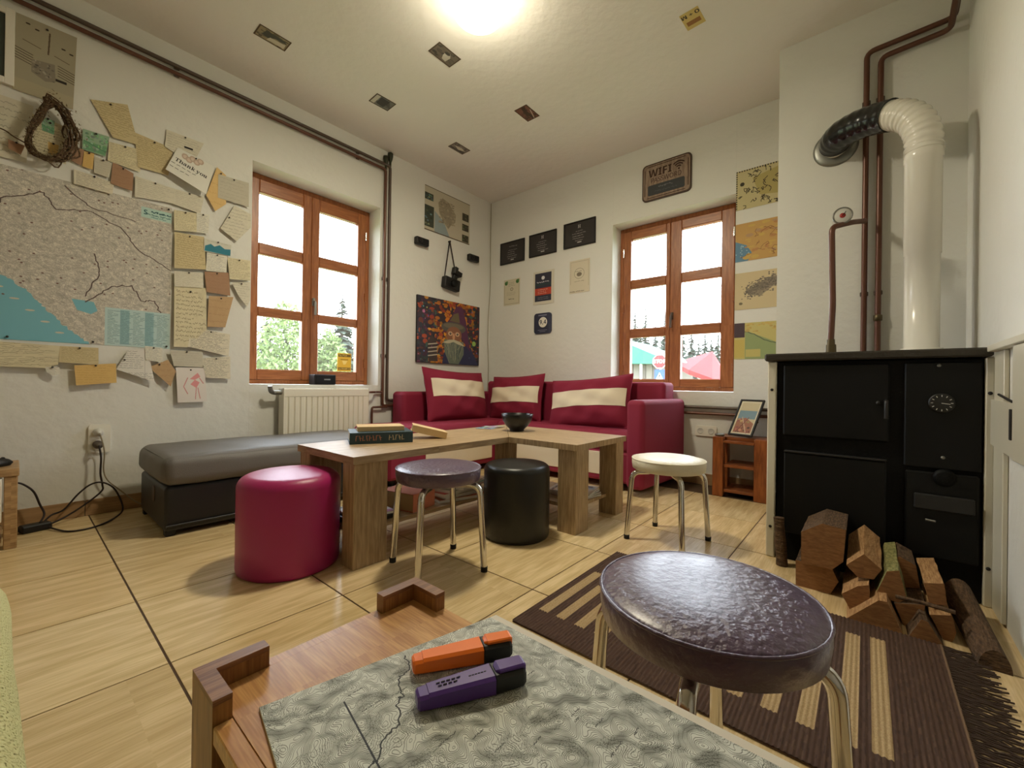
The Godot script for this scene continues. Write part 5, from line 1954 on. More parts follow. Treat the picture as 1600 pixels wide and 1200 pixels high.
func build_wall_papers():
	var d := paper_materials()
	var N := [
		["schematic", [-0.010, 2.467, 0.193, 2.474, 0.183, 2.099, -0.018, 2.097], "grey engine drawing poster high on the wall above the wreath", "poster"],
		["tan", [0.245, 2.185, 0.390, 2.233, 0.437, 2.028, 0.333, 2.023], "tan handwritten sheet hanging askew, topmost of the pinned letters", "paper sheet"],
		["tan", [0.420, 2.095, 0.593, 2.078, 0.569, 1.910, 0.436, 1.905], "tan sheet half covered by the thank you card", "paper sheet"],
		["pencil", [0.559, 2.175, 0.739, 2.174, 0.683, 2.021, 0.552, 2.071], "white note with one short black stroke above the thank you card", "paper sheet"],
		["cream", [0.318, 1.995, 0.448, 2.007, 0.445, 1.880, 0.314, 1.890], "cream letter right beside the green postcard", "paper sheet"],
		["green", [0.219, 2.017, 0.320, 2.021, 0.304, 1.907, 0.218, 1.910], "green landscape postcard right of the wreath", "postcard"],
		["yellow", [0.225, 1.903, 0.263, 1.906, 0.257, 1.819, 0.219, 1.821], "small orange note below the green postcard", "note"],
		["brown", [0.183, 1.911, 0.225, 1.910, 0.216, 1.823, 0.179, 1.834], "small brown note at the wreath's right edge", "note"],
		["grey", [0.263, 1.893, 0.332, 1.884, 0.320, 1.800, 0.262, 1.804], "small grey white note under the cream letter", "note"],
		["dense", [0.189, 1.795, 0.341, 1.780, 0.334, 1.715, 0.190, 1.720], "closely written cream strip on the map's upper edge", "paper sheet"],
		["brown", [0.334, 1.892, 0.418, 1.862, 0.414, 1.761, 0.326, 1.771], "reddish brown card below the cream letter", "card"],
		["pencil", [0.425, 1.852, 0.599, 1.843, 0.594, 1.754, 0.424, 1.735], "pale letter right of the reddish brown card", "paper sheet"],
		["pencil", [0.599, 1.843, 0.743, 1.844, 0.725, 1.736, 0.594, 1.751], "pale letter under the thank you card's lower edge", "paper sheet"],
		["peach", [0.807, 2.055, 0.856, 2.022, 0.858, 1.840, 0.800, 1.776, 0.753, 1.859], "orange envelope flap behind the pale green letter", "envelope"],
		["grey", [0.814, 2.014, 0.985, 2.022, 0.985, 1.863, 0.813, 1.865], "pale green white letter pinned beside the window's top corner", "paper sheet"],
		["thank", [0.611, 2.094, 0.793, 2.050, 0.743, 1.848, 0.551, 1.929], "slanted white Thank you card with a drawn group", "card"],
		["cream", [0.598, 1.718, 0.706, 1.734, 0.707, 1.617, 0.599, 1.598], "cream note beside the road map's title", "note"],
		["white", [0.706, 1.738, 0.771, 1.743, 0.766, 1.626, 0.707, 1.617], "narrow white note right of the cream one at the map title", "note"],
		["pencil", [0.829, 1.676, 0.904, 1.847, 1.0, 1.820, 1.0, 1.733, 0.918, 1.619], "tilted white sheet beside the window's upper pane", "paper sheet"],
		["tan", [0.602, 1.591, 0.746, 1.601, 0.756, 1.401, 0.602, 1.376], "large greenish cream sheet at the road map's right edge", "paper sheet"],
		["mountain", [0.746, 1.593, 0.890, 1.587, 0.884, 1.516, 0.744, 1.513], "card with a painted blue mountain range", "card"],
		["white", [0.761, 1.510, 0.869, 1.512, 0.864, 1.405, 0.756, 1.394], "white note below the blue mountain card", "note"],
		["cream", [0.870, 1.504, 1.0, 1.515, 1.0, 1.382, 0.882, 1.368], "cream folded note touching the window's middle pane", "note"],
		["pencil", [0.602, 1.360, 0.743, 1.379, 0.744, 1.285, 0.604, 1.270], "white strip of paper above the large cream sheet", "paper sheet"],
		["cream", [0.604, 1.270, 0.760, 1.288, 0.764, 1.035, 0.672, 0.917, 0.605, 0.915], "large cream sheet beside the road map's legend", "paper sheet"],
		["brown", [0.749, 1.388, 0.878, 1.408, 0.887, 1.262, 0.761, 1.264], "brown paper envelope, upper of the two beside the window", "envelope"],
		["kraft", [0.774, 1.243, 0.905, 1.257, 0.862, 1.058, 0.767, 1.051], "tan paper envelope, lower of the two beside the window", "envelope"],
		["pencil", [0.893, 1.349, 1.0, 1.372, 1.0, 1.255, 0.982, 1.206, 0.937, 1.262], "torn white scrap hanging at the window's edge", "note"],
		["dense", [0.686, 1.042, 0.890, 1.016, 0.882, 0.876, 0.672, 0.921], "white handwritten letter above the curled one beside the flamingo card", "letter"],
		["grey", [0.587, 0.895, 0.746, 0.895, 0.747, 0.800, 0.607, 0.802], "grey slip behind the flamingo card", "note"],
		["dense", [0.740, 0.855, 0.892, 0.876, 0.894, 0.732, 0.764, 0.738], "curled white handwritten letter right of the flamingo card", "letter"],
		["postcard", [0.358, 0.774, 0.409, 0.882, 0.490, 0.895, 0.520, 0.706], "slanted written postcard with a stamp below the map legend", "postcard"],
		["white", [0.476, 0.909, 0.552, 0.904, 0.556, 0.822, 0.480, 0.829], "small white note over the slanted postcard", "note"],
		["kraft", [0.494, 0.790, 0.579, 0.838, 0.616, 0.772, 0.593, 0.681], "brown card turned cornerwise beside the flamingo card", "card"],
		["flamingo", [0.616, 0.795, 0.757, 0.797, 0.770, 0.591, 0.627, 0.586], "white card with a pink flamingo drawing, lowest on the wall", "card"],
		["cream", [-0.30, 0.897, 0.150, 0.883, 0.145, 0.788, 0.101, 0.770, -0.30, 0.776], "long cream sheet under the road map's blue sea", "paper sheet"],
		["tan", [0.150, 0.883, 0.289, 0.884, 0.290, 0.795, 0.147, 0.801], "folded cream card above the yellow envelope", "card"],
		["yellow", [0.201, 0.788, 0.358, 0.805, 0.361, 0.701, 0.209, 0.685], "mustard yellow envelope pinned below the folded cream card", "envelope"],
		["white", [0.101, 0.780, 0.151, 0.776, 0.149, 0.740, 0.128, 0.733, 0.106, 0.751], "small round ticket left of the yellow envelope", "ticket"],
		["cream", [0.045, 2.0, 0.165, 1.99, 0.16, 1.80, 0.05, 1.81], "cream sheet hanging inside the dried wreath", "paper sheet"],
		["green", [0.075, 2.005, 0.12, 2.0, 0.118, 1.93, 0.078, 1.935], "small green slip at the wreath's top", "note"],
		["yellow", [0.098, 1.89, 0.135, 1.885, 0.13, 1.825, 0.1, 1.83], "small orange slip inside the wreath", "note"],
		["brown", [-0.028, 1.842, 0.025, 1.834, 0.012, 1.785, -0.026, 1.80], "small dark brown tag at the wreath's tendril", "tag"],
		["pencil", [-0.25, 2.06, 0.05, 2.05, 0.03, 1.76, -0.25, 1.75], "wide pale sheet behind the wreath's left side", "paper sheet"],
	]
	var i := 0
	for a in N:
		var pts := []
		var c := Vector2.ZERO
		for k in range(0, a[1].size(), 2):
			pts.append(Vector2(a[1][k], a[1][k + 1]))
			c += pts[pts.size() - 1]
		c /= pts.size()
		var off := 0.0022 + 0.00055 * i
		if a[2].begins_with("wide pale") or a[0] == "schematic":
			off = 0.0005
		# every sheet hangs a little forward at its foot
		var loc := []
		for p in pts:
			loc.append(p - c)
		var s := sst()
		prism(s, loc, Transform3D(), 0.0007)
		var o = solo(a[3].replace(" ", "_"), s, d[a[0]], a[2], a[3], "papers pinned to the map wall")
		var tilt := 0.0 if a[0] == "schematic" else rng.randf_range(0.01, 0.05) + (0.14 if a[0] == "thank" else 0.0)
		o.transform = Transform3D(Basis(V(1, 0, 0), -tilt), V(c.x, c.y, ZA + off + 0.005 + (0.016 if a[0] == "thank" else 0.0)))
		var top: Vector2 = loc[0].lerp(loc[1], 0.5) * 0.86
		s = sst(true)
		lathe(s, [Vector2(0.0015, 0), Vector2(0.0015, 0.003), Vector2(0.0048, 0.004), Vector2(0.004, 0.008), Vector2(0, 0.009)], 8, Transform3D(Basis(V(1, 0, 0), PI / 2), V(top.x, top.y, 0.0007)))
		part("pin", s, M.pin, o)
		if a[0] == "thank":
			var r := -0.34
			lettering("Thank you", 0.023, Transform3D(Basis(V(0, 0, 1), r), V(0.0, 0.008, 0.0008)), M.ink, o, 0.0003, "Droid Serif", true)
			var sm := sst()
			for q in 9:
				var dv := Vector2(-0.085 + 0.026 * (q % 5), -0.022 - 0.026 * (q / 5)).rotated(r)
				box(sm, V(dv.x, dv.y, 0.0009), V(0.018, 0.003, 0.0004), 0.0001, Basis(V(0, 0, 1), r + 0.2 * sin(q * 2.0)))
			part("handwriting", sm, M.ink, o)
		if a[2].begins_with("white note with"):
			part("black_stroke", boxm(V(0.042, 0.011, 0.0005), 0.0001, V(0.03, 0.0, 0.0009)), M.ink, o)
		i += 1
	# dried wreath
	var w = thing("dried_wreath", "wreath of dried vine and moss hung over the pinned papers", "wreath")
	var base := [Vector2(0.108, 2.08), Vector2(0.160, 2.04), Vector2(0.182, 1.96), Vector2(0.170, 1.879), Vector2(0.135, 1.81), Vector2(0.096, 1.79), Vector2(0.055, 1.80), Vector2(0.035, 1.845), Vector2(0.042, 1.90), Vector2(0.061, 1.96), Vector2(0.085, 2.04)]
	rng.seed = 91
	var s := sst(true)
	for k in 16:
		var p := []
		var ph := rng.randf() * TAU
		for j in base.size():
			var thick := 0.012 if base[j].x < 0.1 else 0.024
			p.append(V(base[j].x + rng.randfn() * thick * 0.6, base[j].y + rng.randfn() * thick * 0.6, ZA + 0.065 + thick * sin(ph + j * 1.3)))
		p.append(p[0])
		tube(s, smooth_path(p, 4), rng.randf_range(0.0022, 0.0045), 6)
	part("vines", s, M.log_bark, w).set_meta("kind", "stuff")
	s = sst()
	for k in 900:
		var j := rng.randi() % base.size()
		var q: Vector2 = base[j].lerp(base[(j + 1) % base.size()], rng.randf())
		var th := 0.01 if q.x < 0.1 else 0.024
		var c := V(q.x + rng.randfn() * th * 0.7, q.y + rng.randfn() * th * 0.7, ZA + 0.07 + rng.randf() * th)
		var e := V(rng.randfn(), rng.randfn(), rng.randfn()).normalized() * 0.011
		var f := V(rng.randfn(), rng.randfn(), rng.randfn()).normalized() * 0.008
		tri(s, c, c + e, c + f)
	part("dry_moss", s, mat(Color8(122, 106, 78), 0.95), w).set_meta("kind", "stuff")
	s = sst(true)
	tube(s, smooth_path([V(-0.25, 1.88, ZA + 0.06), V(-0.06, 1.872, ZA + 0.062), V(-0.01, 1.85, ZA + 0.063), V(0.04, 1.83, ZA + 0.065)], 5), 0.003, 6)
	part("tendril", s, M.log_bark, w)

func framed(o, xf: Transform3D, w: float, h: float, bar: float, depth: float, fm, pm, inset := 0.0):
	var s := sst()
	for b in [[V(-w / 2, -h / 2, 0), V(-w / 2 + bar, h / 2, depth)], [V(w / 2 - bar, -h / 2, 0), V(w / 2, h / 2, depth)], [V(-w / 2 + bar, -h / 2, 0), V(w / 2 - bar, -h / 2 + bar, depth)], [V(-w / 2 + bar, h / 2 - bar, 0), V(w / 2 - bar, h / 2, depth)]]:
		box(s, xf * ((b[0] + b[1]) / 2), (b[1] - b[0]).abs(), 0.0015, xf.basis)
	part("frame", s, fm, o)
	s = sst()
	prism(s, rect(w - 2 * bar, h - 2 * bar), xf, depth * 0.6)
	return part("print", s, pm, o)

func build_wall_decor():
	# framed dark picture at the left edge
	var o = thing("picture_frame", "white framed dark green picture at the wall's top beside the engine poster", "picture frame")
	var pm = framed(o, on_a(-0.227, 2.285), 0.43, 0.36, 0.03, 0.02, M.white, mat(Color8(58, 66, 58), 0.4))
	# country map poster
	rng.seed = 61
	var im := img(300, 220, Color8(190, 182, 160))
	ipoly(im, [Vector2(60, 110), Vector2(120, 150), Vector2(160, 219), Vector2(60, 219)], Color8(146, 160, 162))
	ipoly(im, [Vector2(84, 60), Vector2(110, 30), Vector2(150, 40), Vector2(170, 60), Vector2(200, 90), Vector2(196, 130), Vector2(170, 150), Vector2(150, 176), Vector2(120, 150), Vector2(90, 110)], Color8(150, 140, 118))
	for i in 120:
		iell(im, rng.randf_range(90, 196), rng.randf_range(40, 160), rng.randf_range(2, 9), rng.randf_range(2, 5), Color8(128, 118, 100).lerp(Color8(176, 164, 138), rng.randf()))
	for q in [[0, 34, 52, 34], [0, 96, 56, 106]]:
		im.fill_rect(Rect2i(q[0], q[1], q[2], q[3]), Color8(62, 68, 56))
		for i in 16:
			iell(im, q[0] + rng.randf() * q[2] * 0.9, q[1] + 8 + rng.randf() * (q[3] - 14), 6, 4, Color.from_hsv(rng.randf_range(0.1, 0.6), 0.25, rng.randf_range(0.2, 0.6)))
	for q in [[246, 60, 46, 40], [246, 118, 46, 36], [246, 176, 46, 38]]:
		im.fill_rect(Rect2i(q[0], q[1], q[2], q[3]), Color8(66, 62, 48))
		for i in 10:
			iell(im, q[0] + rng.randf() * 44, q[1] + 4 + rng.randf() * (q[3] - 8), 5, 3, Color.from_hsv(rng.randf_range(0.08, 0.3), 0.3, rng.randf_range(0.2, 0.5)))
	im.fill_rect(Rect2i(0, 0, 300, 3), Color8(70, 54, 34))
	im.fill_rect(Rect2i(0, 216, 300, 4), Color8(84, 66, 44))
	var s := sst()
	prism(s, rect(0.572, 0.41), on_a(2.714, 2.353, 0.001), 0.003)
	solo("map_poster", s, picture(im, 0.6), "poster of a country map with small photos along its sides", "poster")
	# colourful painting on canvas
	o = thing("canvas_painting", "colourful canvas painting of a bearded figure in a pointed hat above the sofa", "painting")
	s = sst()
	bx2(s, V(2.346, 0.915, ZA + 0.001), V(3.147, 1.528, ZA + 0.02), 0.003)
	part("canvas", s, M.black, o)
	im = img(400, 308, Color8(52, 36, 46))
	var pals := [Color8(206, 120, 30), Color8(220, 150, 40), Color8(160, 60, 34), Color8(96, 34, 70), Color8(40, 60, 74), Color8(60, 92, 80), Color8(190, 80, 40), Color8(30, 34, 50)]
	for i in 700:
		var p := Vector2(rng.randf() * 400, rng.randf() * 308)
		var mid := clampf(1.35 - absf(p.x - 215) / 130.0, 0.0, 1.0)
		var c: Color = pals[rng.randi() % 3 if rng.randf() < mid else 3 + rng.randi() % 5]
		c = c.lerp(Color8(24, 18, 26), rng.randf() * (0.65 - 0.4 * mid))
		iell(im, p.x, p.y, rng.randf_range(3, 15), rng.randf_range(3, 12), c)
	ipoly(im, [Vector2(150, 308), Vector2(160, 256), Vector2(220, 200), Vector2(340, 220), Vector2(392, 308)], Color8(44, 46, 84))
	# hat, brim, face, beard
	ipoly(im, [Vector2(148, 160), Vector2(176, 108), Vector2(214, 62), Vector2(236, 18), Vector2(276, 20), Vector2(304, 90), Vector2(322, 176), Vector2(336, 240), Vector2(296, 200), Vector2(240, 130)], Color8(84, 38, 74))
	ipoly(im, [Vector2(196, 96), Vector2(220, 60), Vector2(250, 50), Vector2(262, 100)], Color8(104, 92, 66))
	iell(im, 222, 128, 80, 28, Color8(86, 84, 78))
	iell(im, 222, 120, 66, 14, Color8(112, 104, 88))
	iell(im, 224, 164, 50, 42, Color8(140, 92, 66))
	for e in [200, 246]:
		iell(im, e, 158, 14, 11, Color8(210, 176, 140))
		iell(im, e, 158, 6, 6, Color8(40, 30, 28))
		iell(im, e - 2, 156, 2, 2, Color8(230, 220, 200))
	iell(im, 222, 172, 8, 18, Color8(206, 150, 112))
	ipoly(im, [Vector2(160, 190), Vector2(222, 190), Vector2(288, 194), Vector2(290, 256), Vector2(256, 307), Vector2(196, 307), Vector2(164, 250)], Color8(104, 114, 100))
	for i in 90:
		var a := Vector2(rng.randf_range(166, 284), 196 + rng.randf() * 30)
		iline(im, a, Vector2(lerpf(a.x, 224, 0.4) + rng.randf_range(-8, 8), rng.randf_range(240, 304)), 2, Color8(166, 166, 138).lerp(Color8(62, 78, 80), rng.randf()))
	ipoly(im, [Vector2(150, 206), Vector2(190, 190), Vector2(222, 186), Vector2(262, 194), Vector2(298, 216), Vector2(250, 208), Vector2(222, 198), Vector2(186, 208)], Color8(190, 184, 156))
	iell(im, 362, 196, 13, 13, Color8(150, 190, 90))
	iell(im, 36, 70, 8, 8, Color8(190, 110, 150))
	ipoly(im, [Vector2(70, 300), Vector2(60, 210), Vector2(84, 180), Vector2(110, 196), Vector2(122, 300)], Color8(60, 46, 44))
	for i in 4:
		iline(im, Vector2(66, 222 + i * 18), Vector2(118, 214 + i * 18), 5, Color8(186, 176, 156))
	for i in 40:
		var p := Vector2(rng.randf() * 400, rng.randf() * 308)
		if absf(p.x - 230) > 90:
			iell(im, p.x, p.y, rng.randf_range(2, 4), rng.randf_range(2, 4), Color.from_hsv(rng.randf(), 0.45, rng.randf_range(0.4, 0.8)))
	s = sst()
	prism(s, rect(0.797, 0.609), on_a(2.7465, 1.2215, 0.0201), 0.001)
	part("painted_face", s, picture(im, 0.45), o)
	# compact cameras on the wall
	for k in 2:
		var c = thing("compact_camera", ["small black compact camera fixed between the window pipes and the hanging camera", "small black compact camera fixed between the hanging camera and the room corner"][k], "camera", V([2.381, 3.036][k], [2.01, 2.015][k], ZA + 0.001), 0.0, "compact cameras on the wall")
		s = sst(true)
		rbox(s, V(0, 0, 0.025), V(0.142, 0.068, 0.048), 0.012)
		part("body", s, M.black, c)
		s = sst(true)
		lathe(s, [Vector2(0.02, 0), Vector2(0.02, 0.008), Vector2(0.016, 0.010), Vector2(0, 0.008)], 20, Transform3D(Basis(V(1, 0, 0), PI / 2), V(-0.03, 0, 0.049)))
		part("lens", s, M.iron_trim, c)
	# hanging camera with flash
	var h = thing("hanging_camera", "old black camera with flash hanging from a strap on the wall", "camera")
	s = sst(true)
	tube(s, [V(2.662, 1.75, ZA + 0.02), V(2.722, 2.10, ZA + 0.015), V(2.728, 2.103, ZA + 0.015), V(2.785, 1.84, ZA + 0.03)], 0.006, 8)
	part("strap", s, M.cable, h)
	s = sst(true)
	tube(s, [V(2.725, 2.107, ZA), V(2.725, 2.107, ZA + 0.025)], 0.009, 10)
	part("nail", s, M.pin, h)
	s = sst(true)
	rbox(s, V(2.73, 1.69, ZA + 0.036), V(0.195, 0.11, 0.065), 0.012, Basis(V(0, 0, 1), -0.12))
	part("body", s, M.black, h)
	s = sst(true)
	lathe(s, [Vector2(0.036, 0), Vector2(0.036, 0.03), Vector2(0.03, 0.034), Vector2(0, 0.03)], 24, Transform3D(Basis(V(1, 0, 0), PI / 2), V(2.735, 1.69, ZA + 0.067)))
	part("lens", s, M.iron_door, h)
	s = sst()
	box(s, V(2.775, 1.755, ZA + 0.035), V(0.05, 0.06, 0.04), 0.006, Basis(V(0, 0, 1), -0.3))
	part("flash_foot", s, M.black, h)
	s = sst()
	box(s, V(2.805, 1.82, ZA + 0.04), V(0.105, 0.075, 0.06), 0.008, Basis(V(0, 0, 1), -0.25))
	var fl = part("flash_head", s, M.black, h)
	s = sst()
	box(s, V(2.825, 1.835, ZA + 0.071), V(0.06, 0.03, 0.003), 0.001, Basis(V(0, 0, 1), -0.25))
	part("flash_window", s, M.pale_ink, fl)

func build_certificates():
	rng.seed = 44
	var F := [[-2.8135, 2.094, 0.325, 0.228, "black framed award certificate nearest the room corner", ""], [-2.4265, 2.1005, 0.327, 0.223, "black framed award certificate in the middle of its row", "H"], [-2.014, 2.11, 0.334, 0.232, "black framed award certificate nearest the window", "H"]]
	for a in F:
		var im := img(256, 176, Color8(50, 46, 46))
		for i in 5:
			var wd := 30 + rng.randi() % 40
			iwrite(im, 128 - wd, 62 + i * 18, 128 + wd, 74 + i * 18, 1, Color8(186, 182, 176), 2, 2.5)
		if a[5] == "":
			iwrite(im, 96, 26, 190, 46, 1, Color8(150, 146, 140), 3, 6.0)
		im.fill_rect(Rect2i(112, 150, 36, 8), Color8(190, 188, 184))
		var o = thing("award_certificate", a[4], "certificate", Vector3.ZERO, 0.0, "black framed awards on the far wall")
		var xf := on_b(a[0], a[1], 0.001)
		framed(o, xf, a[2], a[3], 0.012, 0.014, M.black, picture(im, 0.35))
		if a[5] != "":
			lettering("H", 0.028, xf.translated_local(V(0, 0.065, 0.0088)), M.pale_ink, o, 0.0006, "Droid Serif")
	# paper certificates
	var im := img(160, 200, Color8(206, 198, 172))
	for q in [[10, 12], [122, 8]]:
		iell(im, q[0] + 14, q[1] + 14, 15, 15, Color8(58, 104, 52))
		iell(im, q[0] + 22, q[1] + 6, 9, 9, Color8(84, 124, 66))
	iell(im, 80, 76, 15, 12, Color8(120, 112, 90))
	iell(im, 80, 76, 11, 8, Color8(200, 192, 166))
	iwrite(im, 46, 20, 116, 56, 3, Color8(140, 132, 110), 2, 2.0)
	iwrite(im, 30, 96, 130, 126, 3, Color8(132, 124, 102), 1, 2.0)
	iwrite(im, 50, 146, 112, 160, 1, Color8(84, 78, 62), 3, 4.0)
	for e in [[6, 40, 2, 150], [150, 40, 2, 150], [6, 188, 146, 2]]:
		im.fill_rect(Rect2i(e[0], e[1], e[2], e[3]), Color8(130, 122, 98))
	var s := sst()
	prism(s, rect(0.215, 0.268), on_b(-2.8165, 1.68, 0.001), 0.002)
	solo("paper_certificate", s, picture(im, 0.7), "cream certificate with green corner leaves below the first black award", "certificate")
	im = img(160, 210, Color8(46, 46, 62))
	im.fill_rect(Rect2i(0, 112, 160, 52), Color8(186, 66, 44))
	im.fill_rect(Rect2i(0, 78, 160, 14), Color8(34, 60, 62))
	iell(im, 80, 36, 16, 14, Color8(220, 220, 224))
	iwrite(im, 20, 60, 140, 76, 1, Color8(220, 220, 224), 3, 4.0)
	iwrite(im, 30, 118, 130, 158, 3, Color8(232, 206, 190), 2, 2.0)
	iwrite(im, 30, 176, 130, 200, 2, Color8(160, 160, 170), 2, 2.0)
	var c2 = thing("paper_certificate", "dark blue and orange certificate in clear holder in the middle of its row", "certificate")
	s = sst()
	prism(s, rect(0.245, 0.325), on_b(-2.41, 1.673, 0.001), 0.004)
	part("holder", s, mat(Color8(212, 206, 188), 0.3), c2)
	s = sst()
	prism(s, rect(0.195, 0.275), on_b(-2.415, 1.678, 0.005), 0.001)
	part("print", s, picture(im, 0.5), c2)
	im = img(160, 220, Color8(212, 202, 178))
	for e in [[8, 10, 140, 2], [8, 10, 2, 150], [150, 10, 2, 170]]:
		im.fill_rect(Rect2i(e[0], e[1], e[2], e[3]), Color8(160, 150, 126))
	iell(im, 78, 90, 40, 36, Color8(150, 140, 118))
	iell(im, 78, 90, 37, 33, Color8(212, 202, 178))
	iell(im, 78, 96, 20, 14, Color8(128, 116, 98))
	iwrite(im, 46, 70, 110, 84, 1, Color8(128, 116, 98), 2, 3.0)
	iwrite(im, 40, 136, 120, 150, 1, Color8(140, 130, 108), 2, 2.0)
	iwrite(im, 4, 204, 156, 216, 1, Color8(112, 96, 76), 3, 2.0)
	s = sst()
	prism(s, rect(0.21, 0.30), on_b(-2.008, 1.72, 0.001), 0.003)
	solo("paper_certificate", s, picture(im, 0.6), "cream certificate with round emblem below the award nearest the window", "certificate")
	# rating plaque
	var o = thing("rating_plaque", "dark blue rounded rating plaque with a white disc reading 9,4", "plaque")
	var xf := on_b(-2.41, 1.323, 0.001)
	s = sst()
	prism(s, round_rect(0.205, 0.2, 0.03), xf, 0.012)
	part("plate", s, mat(Color8(40, 42, 66), 0.3), o)
	s = sst()
	prism(s, disc(0.05, 28), xf.translated_local(V(0.005, 0.01, 0.012)), 0.001)
	part("white_disc", s, M.white, o)
	lettering("9,4", 0.042, xf.translated_local(V(0.005, 0.012, 0.0134)), mat(Color8(34, 36, 60), 0.5), o, 0.0006, "Droid Sans", true)
	s = sst()
	for q in [[0.078, 0.1, 0.012], [-0.066, 0.11, 0.006], [-0.08, 0.07, 0.006]]:
		box(s, xf * V(0, q[0], 0.0125), V(q[1], q[2], 0.0008), 0.0001, xf.basis)
	part("small_print", s, mat(Color8(120, 122, 140), 0.5), o)
	# wifi board
	o = thing("wifi_sign", "rounded wooden WIFI PASSWORD board with slate strip above the window", "sign")
	xf = on_b(-1.226, 2.373, 0.001)
	s = sst()
	prism(s, round_rect(0.388, 0.298, 0.035), xf, 0.010)
	part("edge_board", s, mat(Color8(70, 50, 38), 0.6), o)
	s = sst()
	prism(s, round_rect(0.366, 0.276, 0.028), xf.translated_local(V(0, 0, 0.010)), 0.003)
	part("face_board", s, wood(grain(256, 256, Color8(126, 104, 88), Color8(164, 142, 122), 2.0, 14.0, 66, true), 3.0, 0.7), o)
	s = sst()
	for q in [[V(0, 0.126, 0), V(0.30, 0.005, 0.001)], [V(0, -0.126, 0), V(0.30, 0.005, 0.001)], [V(0.171, 0, 0), V(0.005, 0.21, 0.001)], [V(-0.171, 0, 0), V(0.005, 0.21, 0.001)]]:
		box(s, xf * (q[0] + V(0, 0, 0.0135)), q[1], 0.0002, xf.basis)
	part("border_line", s, M.brown_ink, o)
	lettering("WIFI", 0.062, xf.translated_local(V(-0.048, 0.068, 0.0132)), M.brown_ink, o, 0.001, "Droid Sans", true)
	lettering("PASSWORD", 0.036, xf.translated_local(V(0, 0.008, 0.0132)), M.brown_ink, o, 0.001)
	for r in [0.022, 0.040, 0.058]:
		var ring := []
		for i in 11:
			var an := PI * 0.25 + PI * 0.5 * i / 10.0
			ring.append(xf * V(0.10 + cos(an) * r, 0.045 + sin(an) * r, 0.0138))
		s = sst(true)
		tube(s, ring, 0.0042, 6)
		part("wifi_arc", s, M.brown_ink, o)
	s = sst()
	prism(s, disc(0.007, 14), xf.translated_local(V(0.10, 0.045, 0.013)), 0.001)
	part("wifi_dot", s, M.brown_ink, o)
	im = img(256, 80, Color8(58, 60, 62))
	iwrite(im, 76, 14, 190, 34, 1, Color8(130, 132, 134), 2, 7.0)
	iwrite(im, 50, 44, 200, 66, 1, Color8(92, 96, 102), 2, 6.0)
	s = sst()
	prism(s, round_rect(0.29, 0.082, 0.012), xf.translated_local(V(0, -0.068, 0.013)), 0.002)
	part("slate", s, picture(im, 0.7), o)
	# four old map prints next to the pier
	var defs := [[2.1235, 0.277, "sepia antique map print with black scroll ornaments, topmost by the pier"], [1.751, 0.268, "orange antique map print with blue sea beside the window"], [1.405, 0.26, "beige map print with a grey mountain cluster beside the window"], [1.0525, 0.255, "green and yellow map print, lowest beside the window"]]
	for k in 4:
		rng.seed = 100 + k
		im = img(256, 240, [Color8(196, 184, 138), Color8(196, 156, 92), Color8(204, 186, 146), Color8(196, 184, 116)][k])
		if k == 0:
			ipoly(im, [Vector2(90, 60), Vector2(256, 20), Vector2(256, 190), Vector2(130, 170)], Color8(176, 160, 100))
			for i in 34:
				var p := Vector2(rng.randf_range(14, 240), rng.randf_range(14, 226))
				for q in 5:
					var t := p + Vector2(rng.randf_range(-16, 16), rng.randf_range(-14, 14))
					iline(im, p, t, 3, Color8(52, 44, 30))
					p = t
			for i in 20:
				im.fill_rect(Rect2i(0, i * 14, 7, 8), Color8(44, 36, 26))
				im.fill_rect(Rect2i(i * 14, 0, 8, 8), Color8(60, 50, 34))
			iell(im, 34, 84, 12, 12, Color8(60, 52, 36))
		elif k == 1:
			ipoly(im, [Vector2(0, 110), Vector2(60, 140), Vector2(90, 190), Vector2(70, 240), Vector2(0, 240)], Color8(96, 134, 160))
			for i in 12:
				iell(im, rng.randf_range(4, 84), rng.randf_range(140, 230), 4, 3, Color8(160, 190, 200))
			for i in 40:
				iell(im, rng.randf_range(60, 250), rng.randf_range(10, 220), rng.randf_range(6, 22), rng.randf_range(4, 12), Color8(196, 156, 92).lerp([Color8(176, 120, 80), Color8(206, 176, 90), Color8(170, 140, 120)][rng.randi() % 3], 0.6))
			for i in 9:
				var p := Vector2(rng.randf_range(70, 250), rng.randf_range(10, 220))
				for q in 6:
					var t := p + Vector2(rng.randf_range(-24, 24), rng.randf_range(-18, 18))
					iline(im, p, t, 2, Color8(130, 86, 56))
					p = t
		elif k == 2:
			ipoly(im, [Vector2(60, 110), Vector2(120, 90), Vector2(170, 50), Vector2(240, 40), Vector2(250, 90), Vector2(200, 110), Vector2(140, 160), Vector2(90, 150)], Color8(146, 134, 114))
			for i in 420:
				var a := rng.randf()
				iell(im, lerpf(60, 230, a) + rng.randfn() * 16, lerpf(130, 60, a) + rng.randfn() * 22, rng.randf_range(2, 7), rng.randf_range(2, 5), Color8(140, 128, 110).lerp(Color8(100, 92, 84), rng.randf()))
			iell(im, 34, 200, 10, 9, Color8(120, 108, 84))
		else:
			ipoly(im, [Vector2(60, 50), Vector2(256, 150), Vector2(256, 240), Vector2(60, 240)], Color8(146, 160, 108))
			im.fill_rect(Rect2i(0, 0, 58, 96), Color8(72, 56, 62))
			im.fill_rect(Rect2i(0, 110, 58, 120), Color8(198, 178, 96))
			im.fill_rect(Rect2i(64, 176, 80, 50), Color8(196, 184, 110))
			var p := Vector2(60, 60)
			for q in 12:
				var t := p + Vector2(17, rng.randf_range(0, 16))
				iline(im, p, t, 4, Color8(84, 96, 74))
				p = t
